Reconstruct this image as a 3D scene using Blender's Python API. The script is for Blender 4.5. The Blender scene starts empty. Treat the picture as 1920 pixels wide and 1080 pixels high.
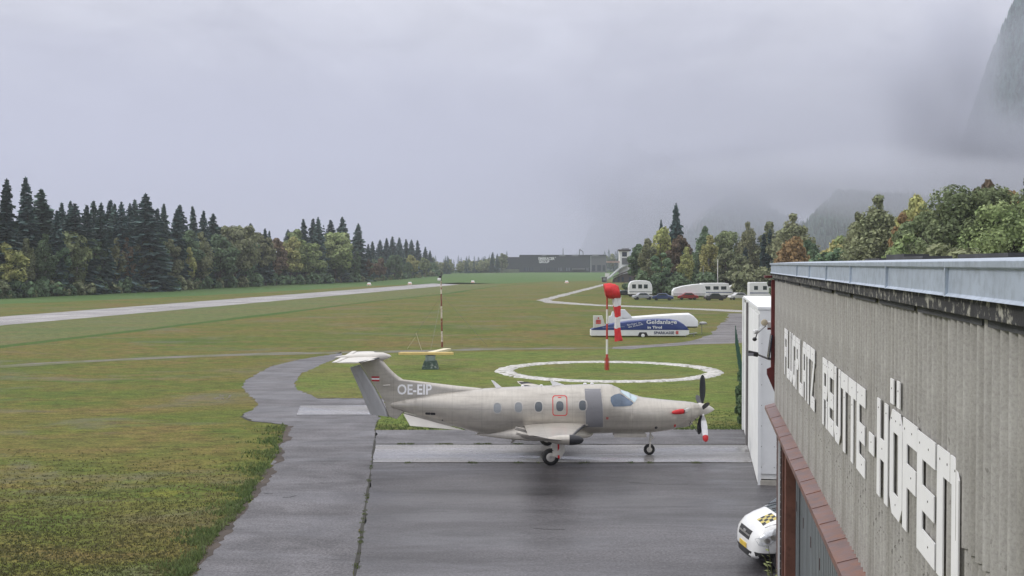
import bpy, bmesh, math, random
import numpy as np
from mathutils import Vector, Matrix
from mathutils.bvhtree import BVHTree

R_ = math.radians
scene = bpy.context.scene
COL = scene.collection

# ------------------------------------------------------------------ camera
F_PX, CAM_H, TH = 2150.0, 7.3, math.atan(45.0 / 2150.0)
cam_d = bpy.data.cameras.new('camera')
cam_d.sensor_width = 36.0
cam_d.lens = 36.0 * F_PX / 1920.0
cam_d.clip_start = 0.1
cam_d.clip_end = 20000.0
cam = bpy.data.objects.new('camera', cam_d)
COL.objects.link(cam)
cam.location = (0, 0, CAM_H)
cam.rotation_euler = (math.pi / 2 - TH, 0, 0)
scene.camera = cam

# ------------------------------------------------------------------ sky, sun, exposure
SUN_EL, SUN_AZ = R_(38), R_(274)          # behind the camera, soft through the overcast
world = bpy.data.worlds.new('World')
scene.world = world
world.use_nodes = True


def build_world():
    nt = world.node_tree
    nt.nodes.clear()
    N, L = nt.nodes.new, nt.links.new
    out, bg = N('ShaderNodeOutputWorld'), N('ShaderNodeBackground')
    sky = N('ShaderNodeTexSky')
    sky.sky_type = 'NISHITA'
    sky.sun_disc = False
    sky.sun_elevation = SUN_EL
    sky.sun_rotation = SUN_AZ
    tc = N('ShaderNodeTexCoord')
    sep = N('ShaderNodeSeparateXYZ')
    L(tc.outputs['Generated'], sep.inputs[0])
    ramp = N('ShaderNodeValToRGB')
    cr = ramp.color_ramp
    cr.elements[0].position = 0.0
    cr.elements[0].color = (.230, .242, .302, 1)
    cr.elements[1].position = 1.0
    cr.elements[1].color = (.86, .86, .89, 1)
    for p, c in ((.05, (.222, .232, .290)), (.10, (.226, .233, .288)), (.15, (.268, .275, .328)), (.20, (.345, .352, .402)),
                 (.32, (.43, .435, .48)), (.55, (.64, .64, .67))):
        e = cr.elements.new(p)
        e.color = (*c, 1)
    # soft cloud structure displaces the brightness a little
    mp = N('ShaderNodeMapping')
    mp.inputs['Scale'].default_value = (1.0, 1.0, 2.2)
    L(tc.outputs['Generated'], mp.inputs[0])
    n1 = N('ShaderNodeTexNoise')
    n1.inputs['Scale'].default_value = 4.2
    n1.inputs['Detail'].default_value = 9
    n1.inputs['Roughness'].default_value = .56
    n1.inputs['Distortion'].default_value = 1.1
    L(mp.outputs[0], n1.inputs['Vector'])
    m1 = N('ShaderNodeMath')
    m1.operation = 'MULTIPLY_ADD'
    m1.inputs[1].default_value = .24
    m1.inputs[2].default_value = -.12
    L(n1.outputs[0], m1.inputs[0])
    ad = N('ShaderNodeMath')
    ad.operation = 'ADD'
    L(sep.outputs[2], ad.inputs[0])
    L(m1.outputs[0], ad.inputs[1])
    L(ad.outputs[0], ramp.inputs[0])
    sc = N('ShaderNodeVectorMath')
    sc.operation = 'SCALE'
    sc.inputs[3].default_value = 20.0
    n2 = N('ShaderNodeTexNoise')
    n2.inputs['Scale'].default_value = 7.0
    n2.inputs['Detail'].default_value = 8
    n2.inputs['Roughness'].default_value = .55
    n2.inputs['Distortion'].default_value = 1.4
    L(mp.outputs[0], n2.inputs['Vector'])
    wisp = N('ShaderNodeMapRange')
    wisp.inputs[1].default_value, wisp.inputs[2].default_value = .33, .67
    wisp.inputs[3].default_value, wisp.inputs[4].default_value = .93, 1.07
    L(n2.outputs[0], wisp.inputs[0])
    wm = N('ShaderNodeVectorMath')
    wm.operation = 'SCALE'
    L(ramp.outputs[0], wm.inputs[0])
    L(wisp.outputs[0], wm.inputs[3])
    L(wm.outputs[0], sc.inputs[0])
    mx = N('ShaderNodeMixRGB')
    mx.inputs[0].default_value = .96       # the cloud deck covers almost all of the clear sky
    L(sky.outputs[0], mx.inputs[1])
    L(sc.outputs[0], mx.inputs[2])
    L(mx.outputs[0], bg.inputs['Color'])
    bg.inputs['Strength'].default_value = .1
    L(bg.outputs[0], out.inputs[0])


build_world()
sun_d = bpy.data.lights.new('sun', 'SUN')
sun_d.energy = 1.5
sun_d.angle = R_(12)
sun_d.color = (1.0, .97, .93)
sun = bpy.data.objects.new('sun', sun_d)
COL.objects.link(sun)
_sd = Vector((math.sin(SUN_AZ) * math.cos(SUN_EL), math.cos(SUN_AZ) * math.cos(SUN_EL), math.sin(SUN_EL)))
sun.rotation_euler = _sd.to_track_quat('Z', 'Y').to_euler()

scene.view_settings.view_transform = 'Standard'
scene.view_settings.look = 'None'
scene.view_settings.gamma = 1.0
scene.view_settings.exposure = 0.0
scene.view_settings.use_curve_mapping = False
scene.render.engine = 'CYCLES'
cy = scene.cycles
cy.use_denoising = True
cy.max_bounces = 6
cy.diffuse_bounces = 3
cy.glossy_bounces = 3
cy.transmission_bounces = 4
cy.transparent_max_bounces = 8
cy.volume_bounces = 2
cy.volume_max_steps = 128
cy.sample_clamp_indirect = 4.0

# ------------------------------------------------------------------ helpers


def ray(px, py):
    dx, dy = (px - 960) / F_PX, (540 - py) / F_PX
    return Vector((dx, math.cos(TH) + dy * math.sin(TH), -math.sin(TH) + dy * math.cos(TH)))


def G(px, py, z=0.0):
    """Where the line of sight through photo point (px, py) meets height z."""
    d = ray(px, py)
    k = (z - CAM_H) / d.z
    return Vector((d.x * k, d.y * k, z))


def AT(px, py, Y):
    d = ray(px, py)
    k = Y / d.y
    return Vector((d.x * k, Y, CAM_H + d.z * k))


def proj(p):
    v = Vector(p) - Vector((0, 0, CAM_H))
    dep = v.y * math.cos(TH) - v.z * math.sin(TH)
    up = v.y * math.sin(TH) + v.z * math.cos(TH)
    return 960 + F_PX * v.x / dep, 540 - F_PX * up / dep


def fast_mesh(name, V, Fc):
    """V (n,3), Fc (m,k) arrays, all faces with k corners."""
    me = bpy.data.meshes.new(name)
    V = np.asarray(V, np.float32)
    Fc = np.asarray(Fc, np.int32)
    m, k = Fc.shape
    me.vertices.add(len(V))
    me.vertices.foreach_set('co', V.ravel())
    me.loops.add(m * k)
    me.loops.foreach_set('vertex_index', Fc.ravel())
    me.polygons.add(m)
    me.polygons.foreach_set('loop_start', np.arange(0, m * k, k, dtype=np.int32))
    me.polygons.foreach_set('loop_total', np.full(m, k, np.int32))
    me.update(calc_edges=True)
    me.validate()
    return me


class MB:
    def __init__(s):
        s.v, s.f = [], []

    def add(s, vs, fs):
        o = len(s.v)
        s.v += [tuple(p) for p in vs]
        s.f += [tuple(i + o for i in f) for f in fs]
        return s

    def box(s, c, d, rz=0.0, rx=0.0, ry=0.0):
        m = Matrix.Translation(c) @ Matrix.Rotation(rz, 4, 'Z') @ Matrix.Rotation(ry, 4, 'Y') @ Matrix.Rotation(rx, 4, 'X')
        vs = [m @ Vector((x * d[0] / 2, y * d[1] / 2, z * d[2] / 2)) for x in (-1, 1) for y in (-1, 1) for z in (-1, 1)]
        return s.add(vs, [(0, 1, 3, 2), (4, 6, 7, 5), (0, 4, 5, 1), (2, 3, 7, 6), (0, 2, 6, 4), (1, 5, 7, 3)])

    def tube(s, p0, p1, r0, r1=None, n=10, caps=True):
        r1 = r0 if r1 is None else r1
        p0, p1 = Vector(p0), Vector(p1)
        ax = (p1 - p0).normalized()
        a = ax.orthogonal().normalized()
        b = ax.cross(a)
        rings = []
        for p, r in ((p0, r0), (p1, r1)):
            rings.append([p + a * (r * math.cos(2 * math.pi * i / n)) + b * (r * math.sin(2 * math.pi * i / n)) for i in range(n)])
        return s.loft(rings, True, caps)

    def path(s, pts, r, n=8):
        for a, b in zip(pts[:-1], pts[1:]):
            s.tube(a, b, r, r, n)
        return s

    def loft(s, rings, closed=True, caps=True):
        n = len(rings[0])
        vs = [p for r in rings for p in r]
        fs = []
        for k in range(len(rings) - 1):
            for i in range(n if closed else n - 1):
                j = (i + 1) % n
                fs.append((k * n + i, k * n + j, (k + 1) * n + j, (k + 1) * n + i))
        if caps and closed:
            fs.append(tuple(range(n - 1, -1, -1)))
            fs.append(tuple((len(rings) - 1) * n + i for i in range(n)))
        return s.add(vs, fs)

    def prism(s, pts, ext):
        """closed outline of 3D points extruded by the vector ext"""
        ext = Vector(ext)
        return s.loft([[Vector(p) for p in pts], [Vector(p) + ext for p in pts]])

    def ell(s, c, r, nu=16, nv=10, a0=-90, a1=90):
        c = Vector(c)
        rings = []
        for k in range(nv + 1):
            t = R_(a0 + (a1 - a0) * k / nv)
            q = max(math.cos(t), 1e-3)
            rings.append([c + Vector((r[0] * q * math.cos(2 * math.pi * i / nu), r[1] * q * math.sin(2 * math.pi * i / nu), r[2] * math.sin(t))) for i in range(nu)])
        return s.loft(rings)

    def lathe(s, p0, ax, prof, n=16):
        """prof: [(along, radius)]"""
        p0, ax = Vector(p0), Vector(ax).normalized()
        a = ax.orthogonal().normalized()
        b = ax.cross(a)
        rings = [[p0 + ax * u + a * (max(r, 1e-4) * math.cos(2 * math.pi * i / n)) + b * (max(r, 1e-4) * math.sin(2 * math.pi * i / n)) for i in range(n)] for u, r in prof]
        return s.loft(rings)

    def mesh(s, name, smooth=None, recalc=True):
        me = bpy.data.meshes.new(name)
        me.from_pydata(s.v, [], s.f)
        if recalc:
            bm = bmesh.new()
            bm.from_mesh(me)
            bmesh.ops.recalc_face_normals(bm, faces=bm.faces)
            bm.to_mesh(me)
            bm.free()
        if smooth:
            me.polygons.foreach_set('use_smooth', np.ones(len(me.polygons), bool))
            me.set_sharp_from_angle(angle=R_(smooth))
        me.update()
        return me

    def build(s, name, m, parent=None, smooth=None, bevel=0, recalc=True):
        me = s.mesh(name, smooth, recalc)
        o = link(name, me, m, parent)
        if bevel:
            md = o.modifiers.new('bevel', 'BEVEL')
            md.width = bevel
            md.segments = 2
            md.limit_method = 'ANGLE'
            md.angle_limit = R_(40)
        return o


def link(name, me, m=None, parent=None):
    o = bpy.data.objects.new(name, me)
    COL.objects.link(o)
    if m is not None and me is not None:
        if len(me.materials) == 0:
            me.materials.append(m)
    if parent is not None:
        o.parent = parent
    return o


def tag(o, label=None, cat=None, group=None, kind=None):
    if label:
        o['label'] = label
    if cat:
        o['category'] = cat
    if group:
        o['group'] = group
    if kind:
        o['kind'] = kind
    return o


def thing(name, label, cat, loc=(0, 0, 0), rz=0.0, group=None):
    o = bpy.data.objects.new(name, None)
    o.empty_display_size = .3
    COL.objects.link(o)
    o.location = loc
    o.rotation_euler = (0, 0, rz)
    return tag(o, label, cat, group)


def copy_tree(o, parent=None):
    c = o.copy()
    COL.objects.link(c)
    c.parent = parent
    for ch in list(o.children):
        copy_tree(ch, c)
    return c


def text_tris(txt, size, bold=0.0, res=3, spacing=1.0):
    """2D triangles of a line of text: verts [(x,y)], faces; origin at lower left."""
    cu = bpy.data.curves.new('t', 'FONT')
    cu.body = txt
    cu.size = size
    cu.offset = bold
    cu.resolution_u = res
    cu.space_character = spacing
    ob = bpy.data.objects.new('t', cu)
    COL.objects.link(ob)
    dg = bpy.context.evaluated_depsgraph_get()
    me = bpy.data.meshes.new_from_object(ob.evaluated_get(dg))
    v = np.array([p.co[:2] for p in me.vertices])
    f = [tuple(p.vertices) for p in me.polygons]
    bpy.data.objects.remove(ob)
    bpy.data.curves.remove(cu)
    bpy.data.meshes.remove(me)
    v -= v.min(0)
    return v, f


def bvh_of(objs):
    vs, fs = [], []
    for o in objs:
        n = len(vs)
        vs += [p.co.copy() for p in o.data.vertices]
        fs += [tuple(i + n for i in p.vertices) for p in o.data.polygons]
    return BVHTree.FromPolygons(vs, fs)


def project(bvh, p, d, off, far=20.0):
    """drop p along d on to the surface, stopping off metres in front of it"""
    d = Vector(d).normalized()
    h = bvh.ray_cast(Vector(p) - d * far, d)
    if h[0] is None:
        nr = bvh.find_nearest(Vector(p))
        return nr[0] - d * off
    return h[0] - d * off


def densify(pts, step):
    out = []
    for a, b in zip(pts, pts[1:] + pts[:1]):
        a, b = Vector(a), Vector(b)
        n = max(1, int((b - a).length / step))
        out += [a.lerp(b, i / n) for i in range(n)]
    return out


def decal(bvh, pts, d, off, name, m, parent, step=.06, rings=4, depth=.012):
    """a thin plate that follows the surface: closed outline of 3D points, projected along d"""
    pts = densify([Vector(p) for p in pts], step)
    c = sum(pts, Vector()) / len(pts)
    dn = Vector(d).normalized()
    n = len(pts)
    R = [[project(bvh, p, d, off) + dn * (depth + off) for p in pts]]
    for k in range(rings):
        R.append([project(bvh, c + (p - c) * (1 - k / rings), d, off) for p in pts])
    mb = MB().loft(R, True, False)
    mb.add([project(bvh, c, d, off)] + R[-1], [(0, i + 1, (i + 1) % n + 1) for i in range(n)])
    return mb.build(name, m, parent, smooth=50)


def decal_ring(bvh, outer, inner, d, off, name, m, parent, depth=.01):
    def sub(l):
        l = [Vector(p) for p in l]
        return [a.lerp(b, k / 8) for a, b in zip(l, l[1:] + l[:1]) for k in range(8)]
    outer, inner = sub(outer), sub(inner)
    dn = Vector(d).normalized()
    o = [project(bvh, p, d, off) for p in outer]
    i_ = [project(bvh, p, d, off) for p in inner]
    return MB().loft([[p + dn * (depth + off) for p in o], o, i_, [p + dn * (depth + off) for p in i_]], True, False).build(name, m, parent, smooth=50)


def decal_text(bvh, txt, origin, ux, uy, size, d, off, name, m, parent, bold=0.0, width=None, spacing=1.0):
    v, f = text_tris(txt, size, bold, spacing=spacing)
    k = width / v[:, 0].max() if width else 1.0
    ux, uy, origin = Vector(ux), Vector(uy), Vector(origin)
    P = []
    for x, y in v:
        p = origin + ux * (x * k) + uy * y
        P.append(project(bvh, p, d, off) if bvh else p - Vector(d).normalized() * off)
    return MB().add(P, f).build(name, m, parent, recalc=False)


def rrect(cx, cy, w, h, r, n=5):
    out = []
    for sx, sy, a0 in ((1, 1, 0), (-1, 1, 90), (-1, -1, 180), (1, -1, 270)):
        for k in range(n + 1):
            a = R_(a0 + 90 * k / n)
            out.append((cx + sx * (w / 2 - r) + r * math.cos(a), cy + sy * (h / 2 - r) + r * math.sin(a)))
    return out


def in_poly(x, y, poly):
    c = False
    j = len(poly) - 1
    for i in range(len(poly)):
        xi, yi = poly[i][0], poly[i][1]
        xj, yj = poly[j][0], poly[j][1]
        if (yi > y) != (yj > y) and x < (xj - xi) * (y - yi) / (yj - yi) + xi:
            c = not c
        j = i
    return c


# ------------------------------------------------------------------ materials
class NT:
    def __init__(s, name):
        s.m = bpy.data.materials.new(name)
        s.m.use_nodes = True
        s.t = s.m.node_tree
        s.b = s.t.nodes['Principled BSDF']
        s.tc = s.t.nodes.new('ShaderNodeTexCoord')
        s.geo = s.t.nodes.new('ShaderNodeNewGeometry')

    def n(s, t, **kw):
        q = s.t.nodes.new('ShaderNode' + t)
        for k, v in kw.items():
            setattr(q, k, v)
        return q

    def l(s, a, b):
        s.t.links.new(a, b)

    def coord(s, kind='Object', scale=(1, 1, 1)):
        mp = s.n('Mapping')
        mp.inputs['Scale'].default_value = scale
        s.l(s.geo.outputs['Position'] if kind == 'World' else s.tc.outputs[kind], mp.inputs[0])
        return mp.outputs[0]

    def noise(s, scale, detail=4, rough=.55, kind='Object', stretch=(1, 1, 1), dist=0.0):
        q = s.n('TexNoise')
        q.inputs['Scale'].default_value = scale
        q.inputs['Detail'].default_value = detail
        q.inputs['Roughness'].default_value = rough
        q.inputs['Distortion'].default_value = dist
        s.l(s.coord(kind, stretch), q.inputs['Vector'])
        return q.outputs[0]

    def ramp(s, fac, stops):
        q = s.n('ValToRGB')
        cr = q.color_ramp
        cr.elements[0].position, cr.elements[0].color = stops[0][0], (*_c(stops[0][1]), 1)
        cr.elements[1].position, cr.elements[1].color = stops[-1][0], (*_c(stops[-1][1]), 1)
        for p, c in stops[1:-1]:
            cr.elements.new(p).color = (*_c(c), 1)
        s.l(fac, q.inputs[0])
        return q.outputs[0]

    def mix(s, fac, a, b, mode='MIX'):
        q = s.n('MixRGB', blend_type=mode)
        for i, x in ((0, fac), (1, a), (2, b)):
            if hasattr(x, 'links'):
                s.l(x, q.inputs[i])
            else:
                q.inputs[i].default_value = x if i == 0 else (*_c(x), 1)
        return q.outputs[0]

    def bump(s, h, strength=.3, dist=.02):
        q = s.n('Bump')
        q.inputs['Strength'].default_value = strength
        q.inputs['Distance'].default_value = dist
        s.l(h, q.inputs['Height'])
        s.l(q.outputs[0], s.b.inputs['Normal'])

    def setc(s, c):
        if hasattr(c, 'links'):
            s.l(c, s.b.inputs['Base Color'])
        else:
            s.b.inputs['Base Color'].default_value = (*_c(c), 1)

    def setr(s, r):
        if hasattr(r, 'links'):
            s.l(r, s.b.inputs['Roughness'])
        else:
            s.b.inputs['Roughness'].default_value = r


def _c(c):
    return (c, c, c) if isinstance(c, (int, float)) else tuple(c)


def scl(c, k):
    return tuple(min(1, x * k) for x in c)


def simple(name, col, rough=.6, metal=0.0, var=.12, scale=3.0, bump=0.0, bscale=40, stretch=(1, 1, 1), coat=0.0, dirt=None, kind='Object'):
    t = NT(name)
    col = _c(col)
    c = t.ramp(t.noise(scale, 5, .6, kind, stretch), [(.3, scl(col, 1 - var)), (.7, scl(col, 1 + var))])
    if dirt:
        dc, sc, lo, hi = dirt
        c = t.mix(t.ramp(t.noise(sc, 6, .65, kind, stretch), [(lo, 0), (hi, 1)]), c, dc)
    t.setc(c)
    t.setr(rough)
    t.b.inputs['Metallic'].default_value = metal
    if coat:
        t.b.inputs['Coat Weight'].default_value = coat
        t.b.inputs['Coat Roughness'].default_value = .08
    if bump:
        t.bump(t.noise(bscale, 4, .6, kind, stretch), bump, .01)
    return t.m


def leaf_mat(name, c0, c1, trans=.25, shift=.08):
    t = NT(name)
    n = t.noise(.35, 3, .6)
    c = t.ramp(n, [(.3, c0), (.7, c1)])
    oi = t.n('ObjectInfo')
    hs = t.n('HueSaturation')
    mr = t.n('MapRange')
    mr.inputs[3].default_value, mr.inputs[4].default_value = .5 - shift * .22, .5 + shift * .22
    t.l(oi.outputs['Random'], mr.inputs[0])
    t.l(mr.outputs[0], hs.inputs['Hue'])
    mv = t.n('MapRange')
    mv.inputs[3].default_value, mv.inputs[4].default_value = .8, 1.2
    wn = t.n('TexWhiteNoise', noise_dimensions='1D')
    t.l(oi.outputs['Random'], wn.inputs['W'])
    t.l(wn.outputs[0], mv.inputs[0])
    t.l(mv.outputs[0], hs.inputs['Value'])
    t.l(c, hs.inputs['Color'])
    hs.inputs['Saturation'].default_value = .82
    # leaf to leaf variation
    rp = t.n('MapRange')
    rp.inputs[3].default_value, rp.inputs[4].default_value = .5, 1.55
    t.l(t.geo.outputs['Random Per Island'], rp.inputs[0])
    vm = t.n('VectorMath', operation='SCALE')
    t.l(hs.outputs[0], vm.inputs[0])
    t.l(rp.outputs[0], vm.inputs[3])
    t.l(vm.outputs[0], t.b.inputs['Base Color'])
    t.setr(.75)
    t.b.inputs['Specular IOR Level'].default_value = .25
    if trans:
        tr = t.n('BsdfTranslucent')
        t.l(vm.outputs[0], tr.inputs[0])
        ms = t.n('MixShader')
        ms.inputs[0].default_value = trans
        t.l(t.b.outputs[0], ms.inputs[1])
        t.l(tr.outputs[0], ms.inputs[2])
        t.l(ms.outputs[0], t.t.nodes['Material Output'].inputs[0])
    return t.m


def grass_mat(name, cols, streak=(1, 1.3, 1), bump=.6, grey=.5, big=.05, fine=.6):
    t = NT(name)
    nb = t.noise(big, 5, .62, 'World', streak, .5)
    nm = t.noise(.33, 6, .7, 'World', (.7, 1.2, 1), .3)
    nf = t.noise(7.0, 5, .8, 'World')
    ns = t.noise(1.6, 5, .7, 'World', (.6, 1.2, 1))
    c = t.ramp(nb, [(.36, cols[0]), (.45, cols[1]), (.53, cols[2]), (.62, cols[3])])
    c2 = t.ramp(nm, [(.36, cols[0]), (.46, cols[1]), (.54, cols[2]), (.64, cols[3])])
    c = t.mix(t.ramp(t.noise(.09, 4, .6, 'World', (.6, 1.5, 1)), [(.4, .15), (.6, .85)]), c, c2)
    c = t.mix(fine * .9, c, t.ramp(ns, [(.36, .35), (.5, 1.0), (.62, 1.5)]), 'MULTIPLY')
    c = t.mix(fine, c, t.ramp(nf, [(.36, .25), (.5, 1.0), (.64, 1.9)]), 'MULTIPLY')
    # worn, greyish bare spots
    ng = t.noise(.13, 7, .72, 'World', (.7, 1.2, 1), .6)
    c = t.mix(t.ramp(ng, [(.53, 0), (.66, grey)]), c, (.150, .135, .115))
    t.setc(c)
    t.setr(.95)
    t.b.inputs['Specular IOR Level'].default_value = .15
    t.bump(nf, bump, .05)
    return t.m


MAT = {}
M_grass = grass_mat('grass_field', [(.060, .096, .018), (.092, .112, .022), (.122, .112, .029), (.140, .104, .038)])
M_lawn = grass_mat('lawn_green', [(.082, .125, .026), (.105, .142, .030), (.122, .136, .034), (.130, .122, .038)], grey=.2, big=.12)
M_mown = grass_mat('mown_grass', [(.085, .115, .038), (.10, .125, .042), (.118, .125, .045), (.128, .115, .05)], grey=.25, big=.05)
M_meadow = grass_mat('meadow_green', [(.058, .115, .034), (.066, .125, .036), (.076, .13, .04), (.09, .125, .044)], grey=.0, big=.02, fine=.35)
M_seam = grass_mat('grass_seam', [(.035, .085, .015), (.05, .10, .02), (.055, .10, .02), (.07, .10, .02)], grey=0)
M_blade = leaf_mat('grass_blade', (.10, .115, .032), (.175, .140, .055), .3)
M_blade2 = leaf_mat('grass_blade_lush', (.075, .135, .026), (.125, .155, .04), .3)


def asphalt_mat(name, base, wet=.5, streak=(.25, 1, 1), rough=(.28, .62), patch=.35):
    t = NT(name)
    fine = t.noise(55, 3, .7, 'World')
    mid = t.noise(.7, 6, .6, 'World', streak, .3)
    big = t.noise(.17, 4, .6, 'World', (.6, 1.6, 1), .6)
    c = t.ramp(mid, [(.38, scl(base, .72)), (.62, scl(base, 1.28))])
    c = t.mix(patch, c, t.ramp(big, [(.4, scl(base, .5)), (.6, scl(base, 1.5))]))
    fine2 = t.noise(14, 5, .85, 'World')
    c = t.mix(.85, c, t.ramp(fine2, [(.40, .35), (.5, 1.0), (.60, 1.8)]), 'MULTIPLY')
    t.setc(c)
    mr = t.n('MapRange')
    mr.inputs[1].default_value, mr.inputs[2].default_value = .4, .6
    mr.inputs[3].default_value, mr.inputs[4].default_value = rough
    t.l(t.noise(.42, 6, .65, 'World', (.3, 1.3, 1), .5), mr.inputs[0])
    t.l(mr.outputs[0], t.b.inputs['Roughness'])
    t.b.inputs['Specular IOR Level'].default_value = wet
    t.bump(fine, .25, .006)
    return t.m


M_asph = asphalt_mat('apron_asphalt', (.068, .065, .069), .45, rough=(.30, .55))
M_asph2 = asphalt_mat('taxi_asphalt', (.092, .088, .093), .4, (1, 1, 1), (.42, .68), .2)
M_asph3 = asphalt_mat('old_asphalt', (.12, .112, .112), .35, (.8, 1, 1), (.5, .8))
M_runway = asphalt_mat('runway_asphalt', (.26, .25, .25), .3, (.02, .2, 1), (.55, .85), .3)
M_path = asphalt_mat('gravel_path', (.30, .29, .275), .2, (1, 1, 1), (.7, .9), .3)
M_conc = asphalt_mat('apron_concrete', (.20, .192, .19), .5, (.3, 1, 1), (.16, .5), .4)
M_joint = simple('joint_dirt', (.032, .031, .025), .95, var=.4, scale=2, kind='World')
M_dirt = simple('bare_earth', (.06, .047, .038), .95, var=.4, scale=1.5, kind='World', bump=.5, bscale=20)
M_trk = asphalt_mat('track_gravel', (.16, .15, .135), .2, (.3, 1, 1), (.8, .95), .5)

# ================================================================== ground
def sheet(name, pts, z, m, jit=0.0, step=1.0, seed=1, world=False):
    rnd = random.Random(seed)
    P = [Vector((p[0], p[1], z)) if world else G(p[0], p[1], 0) for p in pts]
    for p in P:
        p.z = z
    if jit:
        P = densify(P, step)
        P = [p + Vector((rnd.uniform(-jit, jit), rnd.uniform(-jit, jit) * 1.4, 0)) for p in P]
    bm = bmesh.new()
    f = bm.faces.new([bm.verts.new(p) for p in P])
    if f.normal.z < 0:
        f.normal_flip()
    bmesh.ops.triangulate(bm, faces=bm.faces)
    me = bpy.data.meshes.new(name)
    bm.to_mesh(me)
    bm.free()
    o = link(name, me, m)
    tag(o, kind='structure')
    return o, [(p.x, p.y) for p in P]


def strip(name, pts, w, z, m, jit=0.0, step=3.0, seed=1, rag=0.0):
    """ribbon along photo points, w metres wide"""
    rnd = random.Random(seed)
    P = [G(*p) for p in pts]
    Q = []
    for a, b in zip(P[:-1], P[1:]):
        n = max(1, int((b - a).length / step))
        Q += [a.lerp(b, i / n) for i in range(n)]
    Q.append(P[-1])
    Ls, Rs = [], []
    ra = np.convolve([rnd.uniform(-1, 1) for _ in range(len(Q) + 4)], [.2, .2, .2, .2, .2], 'valid') * 1.8 * rag
    rb = np.convolve([rnd.uniform(-1, 1) for _ in range(len(Q) + 4)], [.2, .2, .2, .2, .2], 'valid') * 1.8 * rag
    for i, p in enumerate(Q):
        d = (Q[min(i + 1, len(Q) - 1)] - Q[max(i - 1, 0)]).normalized()
        nn = Vector((-d.y, d.x, 0))
        Ls.append(p + nn * (w / 2 + ra[i]) + Vector((0, 0, z)))
        Rs.append(p - nn * (w / 2 + rb[i]) + Vector((0, 0, z)))
    mb = MB().loft([Ls, Rs], False, False)
    o = mb.build(name, m, recalc=False)
    tag(o, kind='structure')
    return o


bmg = MB()
bmg.add([(-1200, -60, 0), (1200, -60, 0), (1200, 1420, 0), (-1200, 1420, 0)], [(0, 1, 2, 3)])
tag(bmg.build('ground', M_grass), kind='structure')

Z1, Z2, Z3 = .004, .008, .012
sheet('meadow', [(-500, 592), (-100, 574), (0, 570), (240, 561), (480, 549), (700, 536), (860, 530), (940, 532), (1020, 528), (1130, 526), (1190, 520),
                 (1190, 506.2), (760, 506.2), (640, 520), (480, 532), (0, 553), (-500, 575)], Z1, M_meadow, .6, 8)
sheet('mown_strip', [(-500, 706), (0, 649), (296, 614), (581, 579), (700, 564), (828, 551), (931, 536), (940, 533), (866, 533), (700, 548), (400, 574.5), (0, 611), (-500, 657)], Z1, M_mown, .3, 6)
_, LAWN = sheet('lawn', [(640, 668), (760, 662), (1100, 657), (1250, 650), (1300, 647), (1460, 640), (1470, 804), (704, 806), (708, 792), (726, 747), (596, 747), (556, 730), (552, 717), (566, 700), (602, 684)], Z1, M_lawn, .12, 1.5)
strip('grass_seam', [(-400, 700), (0, 650), (296, 615), (581, 580), (700, 565), (828, 552), (931, 537), (1020, 529)], 1.7, Z2, M_seam, step=5, rag=.5)

# runway and paths
rw_a, rw_b = G(0, 610.5), G(862, 533.5)
rw_c, rw_d = G(812, 531.5), G(0, 594.5)
ext = (rw_a - rw_b).normalized() * 120
sheet('runway', [tuple((rw_a + ext)[:2]), tuple(rw_b[:2]), tuple(rw_c[:2]), tuple((rw_d + ext)[:2])], Z2, M_runway, .12, 4, world=True)
M_line = simple('faded_line_paint', (.5, .5, .48), .8, var=.25, scale=.8, kind='World')
rdir = (rw_b - rw_a).normalized()
rn = Vector((-rdir.y, rdir.x, 0))
for k in range(9):
    a = rw_a + rdir * (12 + k * 32) + rn * 6.4
    pts = [a - rn * .16, a + rdir * 14 - rn * .16, a + rdir * 14 + rn * .16, a + rn * .16]
    sheet('runway_line', [tuple(p[:2]) for p in pts], Z3, M_line, world=True)
sheet('footpath', [(1006, 563), (1025, 558.6), (1131, 532.5), (1136, 534.5), (1032, 562.2), (1034, 564.2), (1120, 571), (1216, 574.5), (1300, 578), (1400, 582), (1500, 586), (1500, 589), (1397, 585.5), (1216, 577), (1120, 573.5), (1025, 568)], Z2, M_path, .25, 3)
sheet('parking_asphalt', [(1366, 588), (1362, 600), (1347, 612), (1331, 627), (1300, 639), (1247, 645), (1150, 651), (1147, 654), (1185, 654.5), (1268, 648), (1372, 643.5), (1480, 640), (1560, 600), (1500, 588)], Z3, M_asph3, .3, 2)
M_track = NT('worn_track')
_c1 = M_track.mix(M_track.ramp(M_track.noise(.22, 5, .7, 'World', (1, 1, 1), .6), [(.38, 0), (.62, 1)]), (.11, .12, .035), (.19, .175, .155))
M_track.setc(M_track.mix(.7, _c1, M_track.ramp(M_track.noise(5, 4, .7, 'World'), [(.3, .4), (.7, 1)]), 'MULTIPLY'))
M_track.setr(.9)
M_track = M_track.m
strip('farm_track', [(-300, 706), (0, 687), (130, 679), (300, 670.5), (450, 664.5), (627, 661), (760, 658.5), (900, 655), (1100, 652.5), (1160, 652.5)], 1.9, Z2, M_track, step=2.0, rag=.7)

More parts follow.
